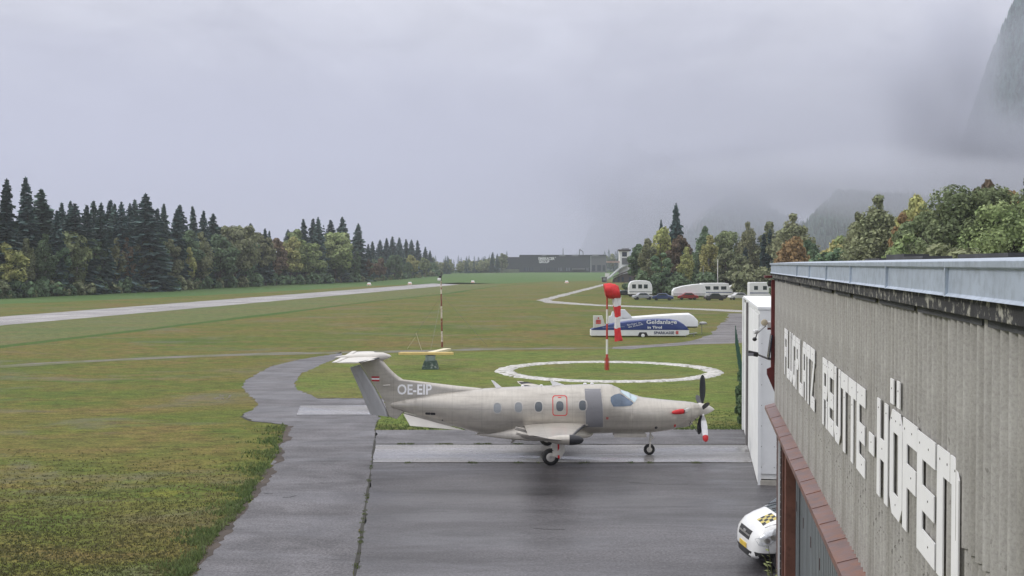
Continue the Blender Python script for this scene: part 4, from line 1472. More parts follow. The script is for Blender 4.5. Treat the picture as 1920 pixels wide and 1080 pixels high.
ttext('Geldanlage', 1212, 609.6, 1269, 7.4, M_trt, bold=.012)
ttext('in Tirol', 1214, 616.2, 1241, 4.8, M_trt, bold=.012)
ttext('SPARKASSE', 1226, 626.6, 1264, 5.2, M_tdk, bold=.008, dy=-.045)
ttext('Sicher in', 1176, 611.0, 1202, 3.2, M_trt, rise=5)
ttext('die Zukunft', 1178, 614.8, 1206, 3.2, M_trt, rise=6)
ttext('flugsportverein', 1130, 616.2, 1171, 2.4, simple('pale_blue_text', (.3, .36, .5), .5), rise=2.2)
mb = MB()
for r_ in (rc(1267, 620.6, 1272, 621.8), rc(1267, 622.4, 1272, 623.8), rc(1267, 624.6, 1272, 626.2)):
    mb.prism([B1(x, y) + Vector((0, -.05, 0)) for x, y in r_], (0, .02, 0))
mb.build('small_logo', M_logo, t1)
for sg in (0, 1):
    wh = MB().lathe(B1(1205.5, 629.0) + Vector((0, -.04 + sg * 1.4, 0)), (0, 1, 0), [(0, .18), (.01, .28), (.05, .315), (.15, .315), (.2, .28), (.2, .2)], 20).build('wheel', M_rubber, t1, smooth=40)
    MB().lathe(B1(1205.5, 629.0) + Vector((0, -.05 + sg * 1.4, 0)), (0, 1, 0), [(0, .02), (.005, .17), (.03, .2), (.18, .2)], 16).build('rim', M_trw, wh, smooth=40)
MB().prism([B1(1196, 629.7), B1(1199, 623), B1(1212, 623), B1(1215, 629.7)], (0, .3, 0)).build('wheel_arch', M_black, t1)
t1.children[-1].location.y = -.032
MB().path([B1(1290, 627) + Vector((0, .7, 0)), B1(1309, 625) + Vector((0, .7, 0))], .05).tube(B1(1303, 625) + Vector((0, .7, 0)), B1(1303, 632) + Vector((0, .7, 0)), .04).build('drawbar', M_steel, t1)
for px in (1110, 1286):
    MB().tube(B1(px, 629) + Vector((0, .1, 0)), B1(px, 633.2) + Vector((0, .1, 0)), .03).build('prop_stand', M_steel, t1)

YT2 = YT + 3.2
t2 = thing('glider_trailer', 'plain white glider trailer with raised tail fin box behind the blue one', 'trailer', (AT(1220, 600, YT2).x, YT2, 0), 0, 'glider trailers')
B2 = trailer_frame(t2, YT2)
roofed(B2, [(1152, 604), (1162, 597.5), (1185, 594), (1230, 590.5), (1270, 588), (1293, 587.3), (1301, 592), (1306, 597), (1309, 601)], 612, 1.6, 'shell', M_trw, t2)
body(B2, [(1161, 596), (1162, 580.4), (1172, 580.4), (1183, 592), (1186, 597)], .5, 'tail_fin_box', M_trw, t2)
body(B2, [(1141, 606), (1141.5, 593), (1146, 592), (1148, 584.5), (1151, 584.5), (1153, 594), (1163, 598), (1163, 608)], .4, 'tail_ramp', M_trw, t2)
body(B2, [(1152, 612.2), (1308, 612.2), (1307, 614.4), (1152, 617)], 1.5, 'chassis', M_black, t2)
for sg in (0, 1):
    MB().lathe(B2(1226, 624.6) + Vector((0, .02 + sg * 1.3, 0)), (0, 1, 0), [(0, .18), (.01, .3), (.05, .33), (.15, .33), (.2, .3), (.2, .2)], 20).build('wheel', M_rubber, t2, smooth=40)
MB().path([B2(1306, 610) + Vector((0, .7, 0)), B2(1328, 607.5) + Vector((0, .7, 0))], .05).tube(B2(1318, 608) + Vector((0, .7, 0)), B2(1318, 627) + Vector((0, .7, 0)), .035).build('drawbar', M_steel, t2)
MB().ell(B2(1320, 606.5) + Vector((0, .7, 0)), (.42, .2, .16), 12, 6).build('hitch_cover', simple('grey_cover', (.42, .42, .42), .7), t2, smooth=60)

# ================================================================== runway edge markers
for px, py, lb in ((886.5, 530.5, 'small white runway marker in the meadow right of the mast top'), (768.5, 533.5, 'small white runway marker above the far runway edge'), (1062.5, 530.8, 'small white and orange marker alone in the green meadow'),
                   (692, 535, 'small white runway marker beside the runway below the tree line'), (654, 526.5, 'white board at the edge of the wood')):
    g = G(px, py)
    m = thing('runway_marker', lb, 'marker', g, 0, 'runway edge markers')
    MB().loft([[(-.75, -.45, .05), (.75, -.45, .05), (.75, .45, .05), (-.75, .45, .05)], [(-.5, -.08, .95), (.5, -.08, .95), (.5, .08, .95), (-.5, .08, .95)]]).build('board', M_trw, m)
    MB().box((0, -.36, .28), (1.25, .1, .2), rx=-.4).build('orange_band', simple('marker_orange', (.55, .14, .04), .6), m)

# ================================================================== parked campers and trailers by the trees
def camper(x0, x1, ytop, Y, label, kind, h=None):
    a, b = AT(x0, 560, Y), AT(x1, 560, Y)
    h = AT(x0, ytop, Y).z if h is None else h
    L = b.x - a.x
    c = thing('camper', label, 'camper', ((a.x + b.x) / 2, Y, 0), 0, 'campers parked by the trees')
    if kind == 'caravan':
        prof = [(-.5, .22), (-.5, .62), (-.47, .80), (-.40, .93), (-.25, .985), (0, 1), (.25, .985), (.40, .92), (.47, .78), (.5, .55), (.49, .22)]
    elif kind == 'motorhome':
        prof = [(-.5, .16), (-.5, .93), (-.48, .99), (-.1, 1.0), (.28, 1.0), (.38, .96), (.40, .72), (.43, .50), (.5, .38), (.5, .16)]
    else:
        prof = [(-.5, .24), (-.5, .55), (-.44, .72), (-.2, .86), (.1, .96), (.3, 1.0), (.44, .95), (.5, .7), (.5, .24)]
    MB().prism([(u * L, -1.1, v * h) for u, v in prof], (0, 2.2, 0)).build('shell', M_trw, c, bevel=.1)
    if kind != 'trailer':
        for u in ((-.28, -.02, .22) if L > 5 else (-.22, .16)):
            w = MB().box((u * L, -1.108, h * .66), (L * .15, .02, h * .2)).build('window', M_vglass, c)
            MB().box((u * L, -1.105, h * .66), (L * .165, .016, h * .23)).build('frame', M_black, w)
    MB().box((0, -1.106, h * .36), (L * .96, .02, h * .05)).build('stripe', M_trb if kind == 'motorhome' else M_steel, c)
    for u in ((-.3, .33) if kind == 'motorhome' else (0.05,)):
        for sg in (-1, 1):
            MB().lathe((u * L, sg * .95 - .12, .34), (0, 1, 0), [(0, .2), (.02, .31), (.08, .34), (.2, .34), (.24, .2)], 16).build('wheel', M_rubber, c, smooth=40)
    return c


camper(1178, 1222, 525.6, 246, 'rounded white caravan at the foot of the big spruce, nearest the wind sock', 'caravan')
camper(1260, 1322, 532.2, 236, 'long low white trailer parked between the two white camper groups', 'trailer')
camper(1312, 1372, 530.5, 250, 'white motorhome parked in the row beside the tall white pole', 'motorhome')
camper(1366, 1402, 533.5, 262, 'small white caravan partly hidden beside the motorhome row', 'caravan')
camper(1403, 1447, 529.0, 240, 'white motorhome standing next to the hangar corner', 'motorhome')
# dark car in front of the caravan
g = G(1171, 556)
dc = thing('parked_car', 'dark parked car just right of the wind sock', 'car', g, 0, 'cars parked by the trees')
M_dcar = simple('dark_car_paint', (.02, .022, .025), .25, coat=.5)
cp = [(-2.1, .3), (-2.1, .75), (-1.9, .92), (-1.3, 1.0), (-.8, 1.42), (.6, 1.46), (1.2, 1.0), (1.95, .85), (2.15, .6), (2.15, .3)]
MB().prism([(x, -.85, z) for x, z in cp], (0, 1.7, 0)).build('body', M_dcar, dc, bevel=.12)
MB().prism([(-1.1, -.86, 1.02), (-.72, -.86, 1.36), (.5, -.86, 1.38), (.95, -.86, 1.02)], (0, 1.72, 0)).build('window', M_vglass, dc)
for u in (-1.3, 1.3):
    for sg in (-1, 1):
        MB().lathe((u, sg * .78 - .1, .32), (0, 1, 0), [(0, .2), (.02, .3), (.1, .32), (.2, .2)], 16).build('wheel', M_rubber, dc, smooth=40)
car_cols = [((.35, .36, .38), 'silver'), ((.03, .05, .14), 'dark blue'), ((.25, .02, .02), 'dark red'), ((.05, .05, .055), 'black'), ((.5, .5, .5), 'light grey')]
for k, px in enumerate((1205, 1243, 1290, 1340, 1385)):
    c2 = copy_tree(dc)
    c2.location = G(px, 562 + (k % 2) * 1.2)
    c2.rotation_euler = (0, 0, R_((8, -12, 175, 5, 190)[k]))
    col, nm = car_cols[k]
    c2['label'] = nm + ' car parked on the grass in front of the campers'
    for ch in c2.children:
        if ch.name.startswith('body'):
            ch.data = ch.data.copy()
            ch.data.materials[0] = simple('car_' + nm.replace(' ', '_'), col, .3, .2, coat=.5)
# poles among the trees
for x0, y0, y1, r, lb in ((1345.5, 556, 486, .11, 'tall white pole standing among the campers'), (1318.5, 556, 498, .09, 'slim grey pole left of the tall white pole')):
    g = G(x0, y0)
    o = MB().tube((0, 0, 0), (0, 0, AT(x0, y1, g.y).z), r, r * .7, 8).build('pole', M_polew if r > .1 else M_steel)
    o.location = g
    tag(o, lb, 'pole', 'poles by the campers')

# ================================================================== office block at the far end
YE = 1000.0
M_slate = simple('slate_cladding', (.026, .032, .045), .6, 0, .12, .05)
M_slate2 = simple('slate_cladding_light', (.12, .125, .135), .6, 0, .1, .05)
M_ewin = simple('office_glass', (.03, .04, .065), .12, 0, .5, .15)
M_eband = simple('pale_band', (.32, .33, .35), .6)
eb = thing('office_building', 'long dark slate office building with white lettering at the end of the field', 'building', (AT(1040, 500, YE).x, YE, 0))


def E(px, py, dy=0):
    return AT(px, py, YE) - Vector((eb.location.x, YE, 0)) + Vector((0, dy, 0))


def ebox(x0, y0, x1, y1, d0, d1, name, m, parent=eb):
    a, b = E(x0, y1), E(x1, y0)
    return MB().box(((a.x + b.x) / 2, (d0 + d1) / 2, (a.z + b.z) / 2), (abs(b.x - a.x), d1 - d0, abs(b.z - a.z))).build(name, m, parent)


ebox(946.5, 482, 974, 512, 0, 30, 'low_wing', M_slate)
ebox(974, 479.5, 1107, 512, -.4, 30, 'main_block', M_slate)
ebox(1107, 477.5, 1137, 512, .3, 30, 'side_block', M_slate2)
ebox(974, 477.8, 1137, 479.6, -1.2, 30, 'roof', M_slate)
for x0, x1 in ((1016, 1024), (1048, 1060), (1072, 1084), (1110, 1122)):
    ebox(x0, 478.9, x1, 480.2, -1.6, -1.25, 'roof_light', M_eband)
for x0, x1 in ((950, 958), (960, 973), (982, 1000), (1013, 1026), (1028, 1042), (1045, 1056), (1059, 1071), (1097, 1106)):
    w = ebox(x0, 502, x1, 508, -.9, -.42, 'window', M_ewin)
    for k in range(1, 4):
        xx = x0 + (x1 - x0) * k / 4
        ebox(xx - .3, 502, xx + .3, 508, -1.0, -.92, 'mullion', M_eband if x0 > 1040 else M_slate2, w)
for x0, x1 in ((1110, 1116), (1120, 1127), (1130, 1135)):
    ebox(x0, 497, x1, 508, -.2, .28, 'window', M_ewin)
ebox(1073, 503, 1096, 505.5, -8, -.42, 'porch_roof', M_slate2)
ebox(1107, 479.8, 1108.4, 512, -.8, .2, 'pilaster', M_eband)
for txt, y_, x0, x1 in (('EMBRACER', 487.6, 1009.5, 1040), ('GROUP', 493.4, 1010.5, 1030)):
    a, b = E(x0, y_), E(x1, y_)
    decal_text(None, txt, a + Vector((0, -.6, 0)), (1, 0, 0), (0, 0, 1), 3.3, (0, 1, 0), 0, 'lettering', simple('sign_white', (.80, .80, .82), .5), eb, bold=.12, width=b.x - a.x)
ebox(1040.6, 482, 1042, 483.4, -.62, -.6, 'trademark_dot', M_decalw)
MB().tube(E(1056.5, 478, 8), E(1056.5, 465, 8), .35, .2, 6).build('roof_mast', M_black, eb)
MB().path([E(1087, 478, 8), E(1088, 467, 8), E(1094, 472, 8), E(1094.5, 478, 8)], .3, 6).build('roof_crane', M_black, eb)
# low wall / dark car beside it
g = E(920, 512)
o = MB().box((0, 0, 1.5), (46, 1, 3.0)).build('boundary_wall', simple('boundary_wall_green', (.12, .14, .10), .9, var=.3, scale=.2))
o.location = (AT(922, 508, 960).x, 960, 0)
tag(o, 'low grey-green boundary wall left of the dark office building', 'wall')

# ================================================================== white tower house with the sweeping roof
YH = 455.0
th_ = thing('tower_house', 'white tower house with a flat cap and sweeping metal roof beside the trees', 'building', (AT(1160, 500, YH).x, YH, 0))


def HH(px, py, dy=0):
    return AT(px, py, YH) - Vector((th_.location.x, YH, 0)) + Vector((0, dy, 0))


def hbox(x0, y0, x1, y1, d0, d1, name, m, parent=th_):
    a, b = HH(x0, y1), HH(x1, y0)
    return MB().box(((a.x + b.x) / 2, (d0 + d1) / 2, (a.z + b.z) / 2), (abs(b.x - a.x), d1 - d0, abs(b.z - a.z))).build(name, m, parent)


M_metalroof = simple('grey_metal_roof', (.34, .37, .37), .5, .1, .1, .5)
M_wood = simple('dark_timber', (.07, .06, .058), .8, 0, .25, .8)
hbox(1161.5, 471, 1180, 530, 0, 4, 'tower', M_white)
hbox(1160, 467.5, 1182.5, 471, -.4, 4.4, 'tower_cap', simple('dark_cap', (.06, .055, .055), .7))
w = hbox(1166.5, 472.5, 1175.5, 481, -.08, -.02, 'window', M_ewin)
hbox(1166, 483.5, 1180, 496, -.2, -.03, 'balcony', M_slate2)
hbox(1167, 465, 1180, 467.4, 1, 3, 'roof_box', M_eband)
hbox(1138, 489.6, 1162, 492.6, 0, 3, 'terrace_slab', simple('terrace_pinkish', (.40, .30, .27), .7))
rr = []
for k in range(9):
    u = k / 8
    x = 1139 + (1177 - 1139) * u
    y_ = 521.5 - 25 * math.sin(u * math.pi / 2) ** 1.3
    rr.append([HH(x, y_, -3), HH(x, y_, 5), HH(x, y_ + 2.2, 5), HH(x, y_ + 2.2, -3)])
MB().loft(rr).build('sweeping_roof', M_metalroof, th_, smooth=40)
rr = []
for k in range(7):
    u = k / 6
    rr.append([HH(1148 + 36 * u, 521 - 14 * u ** .8, -3.4), HH(1148 + 36 * u, 519 - 14 * u ** .8, -3.4), HH(1148 + 36 * u, 519 - 14 * u ** .8, -2.5), HH(1148 + 36 * u, 521 - 14 * u ** .8, -2.5)])
MB().loft(rr).build('verge_board', M_wood, th_)
MB().prism([HH(1150, 529.5, -2.4), HH(1152, 522, -2.4), HH(1166, 514.5, -2.4), HH(1190, 509, -2.4), HH(1190, 529.5, -2.4)], (0, 7, 0)).build('timber_wall', M_wood, th_)
for px in (1157, 1164.5, 1178):
    hbox(px, 519.5, px + 4, 528, -2.5, -2.42, 'window', M_ewin)
# small kiosk and bits in front
kg = G(1133, 529)
kk = thing('kiosk', 'small dark kiosk with a pale flat roof left of the tower house', 'kiosk', kg)
kz = AT(1133, 518, kg.y).z
MB().box((0, 0, kz * .40), (1.9, 1.9, kz * .8)).build('wall', M_wood, kk)
MB().box((0, 0, kz * .86), (2.9, 2.7, kz * .12)).build('roof', M_metalroof, kk)
MB().box((0, -.96, kz * .5), (1.1, .04, kz * .4)).build('window', M_eband, kk)
bg_ = thing('notice_board', 'white notice board standing beside the kiosk', 'sign', (AT(1138.5, 525, 440).x, 440, 0))
bz = AT(1138, 512, 440).z
MB().box((0, 0, bz - .7), (1.7, .1, 1.3)).build('board', M_trw, bg_)
for s_ in (-1, 1):
    MB().box((s_ * .7, .12, bz / 2 - .2), (.1, .1, bz - .4)).build('post', M_steel, bg_)
fpole = MB().tube((0, 0, 0), (0, 0, AT(1137.6, 496, 440).z), .12, .08, 6).build('flag_pole', M_steel)
fpole.location = (AT(1137.6, 525, 442).x, 442, 0)
tag(fpole, 'thin flag pole beside the kiosk and the white notice board', 'pole')

# ================================================================== green mesh fence beside the annex
fa, fb = G(1379, 647), G(1399.5, 803)
M_fgreen = simple('fence_green', (.015, .07, .045), .6, 0, .2, 2)
fn = thing('mesh_fence', 'dark green mesh fence running beside the white annex', 'fence', fa)
fd = fb - fa
Lf = fd.length
fu = fd.normalized()
nfp = 8
for k in range(nfp + 1):
    p = fu * (Lf * k / nfp)
    MB().tube(p, p + Vector((0, 0, 1.75)), .035, .035, 6).build('post', M_fgreen, fn)
mb = MB()
for k in range(11):
    mb.tube(Vector((0, 0, .08 + k * .16)), fu * Lf + Vector((0, 0, .08 + k * .16)), .007, .007, 4, False)
q = mb.build('wires', M_fgreen, fn, recalc=False)
q['kind'] = 'stuff'
mb = MB()
nn_ = int(Lf / .12)
for k in range(nn_):
    p = fu * (Lf * k / nn_)
    mb.add([p + Vector((-.004, 0, 0)), p + Vector((.004, 0, 0)), p + Vector((.004, 0, 1.7)), p + Vector((-.004, 0, 1.7))], [(0, 1, 2, 3)])
q = mb.build('mesh_bars', M_fgreen, fn, recalc=False)
q['kind'] = 'stuff'

# ================================================================== trees
M_bark = simple('bark_brown', (.075, .058, .045), .95, 0, .3, 3, bump=.5, bscale=12, stretch=(1, 1, .3))
M_birch = simple('bark_birch', (.36, .34, .31), .9, 0, .4, 2, stretch=(1, 1, 2))
LM = {
    'spruce': leaf_mat('spruce_needles', (0.039, 0.086, 0.087), (0.089, 0.156, 0.140), .1),
    'spruce2': leaf_mat('spruce_needles_light', (0.059, 0.119, 0.104), (0.126, 0.203, 0.158), .1),
    'green': leaf_mat('leaf_green', (0.122, 0.173, 0.067), (0.231, 0.277, 0.107), .3),
    'dgreen': leaf_mat('leaf_dark_green', (0.080, 0.149, 0.070), (0.146, 0.230, 0.100), .25),
    'olive': leaf_mat('leaf_olive', (0.157, 0.188, 0.083), (0.278, 0.289, 0.138), .3),
    'yellow': leaf_mat('leaf_yellow_green', (0.267, 0.301, 0.083), (0.484, 0.451, 0.124), .3),
    'orange': leaf_mat('leaf_orange', (.26, .155, .05), (.36, .225, .07), .3, .02),
    'rust': leaf_mat('leaf_rust', (.135, .088, .05), (.185, .125, .07), .3, .02),
    'lime': leaf_mat('leaf_lime', (0.203, 0.289, 0.087), (0.325, 0.381, 0.130), .3),
}


def quads(C, U, V):
    """arrays of centres and half-axes -> verts, faces"""
    n = len(C)
    P = np.empty((n, 4, 3), np.float32)
    P[:, 0], P[:, 1], P[:, 2], P[:, 3] = C - U - V * .6, C + U - V, C + U * .8 + V, C - U * .9 + V * .8
    return P.reshape(-1, 3), np.arange(n * 4).reshape(n, 4)


def rot_rand(rs, n):
    v = rs.normal(size=(n, 3))
    return v / np.linalg.norm(v, axis=1, keepdims=True)


def spruce_mesh(seed, h=20.0, r=3.2, bare=.05, levels=40):
    rs = np.random.RandomState(seed)
    Cs, Us, Vs = [], [], []
    for k in range(levels):
        t = bare + (1 - bare) * (k / (levels - 1)) ** .92
        z = h * t
        Rr = (r * (1 - t) ** .78 + .12) * rs.uniform(.78, 1.12)
        nb = int(5 + 7 * (1 - t))
        a0 = rs.uniform(0, 6.28)
        for b in range(nb):
            a = a0 + 6.2832 * b / nb + rs.normal(0, .18)
            R = Rr * rs.uniform(.6, 1.2)
            d = np.array([math.cos(a), math.sin(a), 0])
            s = np.array([-math.sin(a), math.cos(a), 0])
            droop = rs.uniform(.16, .38)
            m = max(2, int(R / .55))
            for j in range(m):
                u = (j + .6) / m
                c = d * (R * u) + np.array([0, 0, z - droop * R * u ** 1.4 + .12 * R * u * u]) + rs.normal(0, .05, 3)
                w = (.20 + .17 * R * (1 - u * .7)) * rs.uniform(.8, 1.25)
                ln = .62 * R / m + .12
                Cs += [c, c - np.array([0, 0, .16])]
                Us += [d * ln + np.array([0, 0, -droop * ln * 1.1]), d * ln * .8 + np.array([0, 0, -droop * ln])]
                Vs += [s * w + np.array([0, 0, rs.normal(0, .08)]), np.array([0, 0, .20 + .10 * R * .3]) + s * rs.normal(0, .15)]
    Cs.append(np.array([0, 0, h - .1]))
    Us.append(np.array([.07, 0, 0]))
    Vs.append(np.array([0, 0, .5]))
    V, Fq = quads(np.array(Cs), np.array(Us), np.array(Vs))
    return fast_mesh('crown', V, Fq)


def leafy_mesh(seed, h=14.0, r=4.0, zc=.60, rz=.42, blobs=30, per=150, leaf=.26, droop=0.0, taper=0.0):
    rs = np.random.RandomState(seed)
    Cs, Us, Vs, cen = [], [], [], []
    for b in range(blobs):
        v = rot_rand(rs, 1)[0] * rs.uniform(.25, 1) ** .5
        zz = h * zc + v[2] * h * rz * .86
        k = 1 - taper * max(0, v[2])
        c = np.array([v[0] * r * .80 * k, v[1] * r * .80 * k, zz])
        br = r * rs.uniform(.22, .40) * (1 - (.18 + .45 * taper) * max(0, v[2]))
        cen.append((c, br))
        n = int(per * rs.uniform(.7, 1.3))
        q = rot_rand(rs, n)
        rad = br * rs.uniform(.45, 1.08, (n, 1)) ** .6
        C = c + q * rad * np.array([1, 1, .78])
        if droop:
            C[:, 2] -= droop * rs.uniform(0, 1, n) ** 2 * br * 1.6
        nrm = q + rs.normal(0, .55, (n, 3)) + np.array([0, 0, .35])
        nrm /= np.linalg.norm(nrm, axis=1, keepdims=True)
        t1_ = np.cross(nrm, rot_rand(rs, n))
        t1_ /= np.linalg.norm(t1_, axis=1, keepdims=True) + 1e-6
        t2_ = np.cross(nrm, t1_)
        sz = leaf * rs.uniform(.6, 1.4, (n, 1))
        Cs.append(C)
        Us.append(t1_ * sz)
        Vs.append(t2_ * sz * .75)
    V, Fq = quads(np.concatenate(Cs), np.concatenate(Us), np.concatenate(Vs))
    return fast_mesh('crown', V, Fq), cen


def trunk_mesh(h, r, cen=None, seed=0, zf=.55):
    mb = MB()
    rnd_ = random.Random(seed)
    pts = [Vector((0, 0, -.2)), Vector((rnd_.uniform(-.1, .1), rnd_.uniform(-.1, .1), h * zf * .5)), Vector((rnd_.uniform(-.2, .2), rnd_.uniform(-.2, .2), h * zf)), Vector((0, 0, h * (.96 if cen is None else .85)))]
    rad = [r, r * .8, r * .55, r * .08]
    for k in range(3):
        mb.tube(pts[k], pts[k + 1], rad[k], rad[k + 1], 7, False)
    if cen:
        for c, br in cen[::2]:
            c = Vector(c)
            st = Vector((0, 0, max(h * .18, c.z - rnd_.uniform(.12, .3) * h)))
            mid_ = st.lerp(c, .5) + Vector((0, 0, -.3))
            mb.tube(st, mid_, r * .32, r * .2, 5, False).tube(mid_, c, r * .2, r * .05, 5, False)
    return mb.mesh('trunk', 60, False)


PROTO = {}


def add_proto(key, h, crown, trunk):
    PROTO[key] = (h, crown, trunk)


for k in range(5):
    hh = 20.0
    add_proto('spruce%d' % k, hh, spruce_mesh(10 + k, hh, (3.1, 2.7, 3.6, 2.3, 2.9)[k], (.04, .08, .03, .12, .06)[k]), trunk_mesh(hh, .26, None, k, .5))
add_proto('bigspruce', 20.0, spruce_mesh(77, 20.0, 4.3, .02, 46), trunk_mesh(20, .3, None, 9, .5))
add_proto('column', 10.0, spruce_mesh(78, 10.0, .9, .04, 40), trunk_mesh(10, .14, None, 9, .5))
for k in range(5):
    cm, cen = leafy_mesh(30 + k, 14.0, (4.2, 3.6, 4.8, 3.4, 4.4)[k], (.58, .60, .56, .62, .58)[k], .42, (34, 28, 40, 26, 34)[k], 170, .24)
    add_proto('leafy%d' % k, 14.0, cm, trunk_mesh(14.0, .24, cen, k))
for k in range(3):
    cm, cen = leafy_mesh(50 + k, 16.0, (3.6, 2.9, 4.0)[k], .57, .44, (56, 44, 64)[k], 150, .17, 1.0, .62)
    add_proto('birch%d' % k, 16.0, cm, trunk_mesh(16.0, .2, cen, k))
cm, cen = leafy_mesh(60, 15.0, 5.6, .55, .47, 95, 260, .135)
add_proto('maple', 15.0, cm, trunk_mesh(15.0, .3, cen, 3))
cm, cen = leafy_mesh(61, 7.0, 2.3, .58, .44, 30, 160, .13)
add_proto('small', 7.0, cm, trunk_mesh(7.0, .12, cen, 3))
cm, cen = leafy_mesh(62, 3.0, 2.0, .45, .5, 22, 120, .16)
add_proto('shrub', 3.0, cm, trunk_mesh(3.0, .07, cen, 3))

N_TREE = {}


def tree(key, name, pos, h, mat, label, cat='tree', group=None, wide=1.0, rz=None, bark=None):
    ph, crown, trunk = PROTO[key]
    r = thing(name, label, cat, pos, random.random() * 6.28 if rz is None else rz, group)
    k = h / ph
    r.scale = (k * wide * random.uniform(.88, 1.14), k * wide * random.uniform(.88, 1.14), k)
    r.rotation_euler = (random.gauss(0, .018), random.gauss(0, .018), r.rotation_euler[2])
    for nm, me, m in (('crown', crown, LM[mat]), ('trunk', trunk, bark or M_bark)):
        o = bpy.data.objects.new(nm, me)
        COL.objects.link(o)
        if len(me.materials) == 0:
            me.materials.append(m)
        o.material_slots[0].link = 'OBJECT'
        o.material_slots[0].material = m
        o.parent = r
    return r


random.seed(11)
ORD = ['first', 'second', 'third', 'fourth', 'fifth', 'sixth', 'seventh', 'eighth', 'ninth', 'tenth', 'eleventh', 'twelfth', 'thirteenth', 'fourteenth', 'fifteenth', 'sixteenth', 'seventeenth', 'eighteenth', 'nineteenth', 'twentieth',
       'twenty-first', 'twenty-second', 'twenty-third', 'twenty-fourth', 'twenty-fifth', 'twenty-sixth', 'twenty-seventh', 'twenty-eighth', 'twenty-ninth', 'thirtieth', 'thirty-first', 'thirty-second', 'thirty-third', 'thirty-fourth', 'thirty-fifth']
# edge of the wood beyond the runway: photo x -> foot of the trees
EDGE = [(-120, 566), (0, 560), (240, 549), (480, 537), (600, 532), (700, 527.5), (760, 523), (816, 518), (835, 515)]


def edge_Y(px):
    y = np.interp(px, [e[0] for e in EDGE], [e[1] for e in EDGE])
    return G(px, y).y


def left_tree(px, ytop, back, key, name, mat, label, group, wide=1.0, bark=None):
    Y = edge_Y(px) + back
    p = AT(px, 520, Y)
    h = AT(px, ytop, Y).z * (1.0 if key.startswith('spruce') else 1.07)
    tree(key, name, (p.x, Y, 0), h, mat, label, 'tree', group, wide, None, bark)


SP = [(-28, 350), (8, 338), (55, 335), (82, 357), (106, 396), (121, 381), (131, 379), (140, 383), (159, 385), (171, 378), (186, 381), (206, 377), (217, 384), (229, 380), (243, 383), (256, 376), (276, 365), (293, 392), (308, 383), (329, 393), (341, 386), (367, 388), (381, 396), (399, 402),
      (472, 420), (498, 429), (507, 434), (539, 431), (572, 412), (586, 411), (597, 408), (622, 414), (642, 408), (669, 420)]
for k, (px, yt) in enumerate(SP):
    big = yt < 370
    back = (14 if not big else 10) + (k * 37 % 17)
    if k % 3 == 1:
        back = 4 + k % 4
    if px > 560:
        back = 8 + (k * 37 % 15)
    key = 'spruce%d' % ((k * 3 + k // 4) % 5)
    lab = '%s spruce spire counted from the left along the wood behind the runway' % ORD[k]
    if px in (8, 55, 82):
        lab = {8: 'tallest dark spruce at the left edge of the wood', 55: 'tall pointed spruce, second tallest at the left end of the wood', 82: 'tall spruce just right of the two tallest at the wood\'s left end'}[px]
    left_tree(px, yt, back, key, 'spruce_tree', 'spruce' if k % 3 else 'spruce2', lab, 'spruces of the wood behind the runway', (1.5, 1.35, 1.2, 1.6)[k % 4] * (1.15 if big else 1.05))
SP2 = [(690, 458), (700, 453), (712, 450), (724, 447), (736, 444), (748, 446), (762, 449), (771, 450), (784, 451), (797, 463), (806, 470)]
for k, (px, yt) in enumerate(SP2):
    left_tree(px, yt, 60 + (k * 29 % 30), 'spruce%d' % (k % 5), 'spruce_tree', 'spruce', '%s small hazy spruce from the left in the farther dark spruce row' % ORD[k], 'farther spruce row', 1.6)
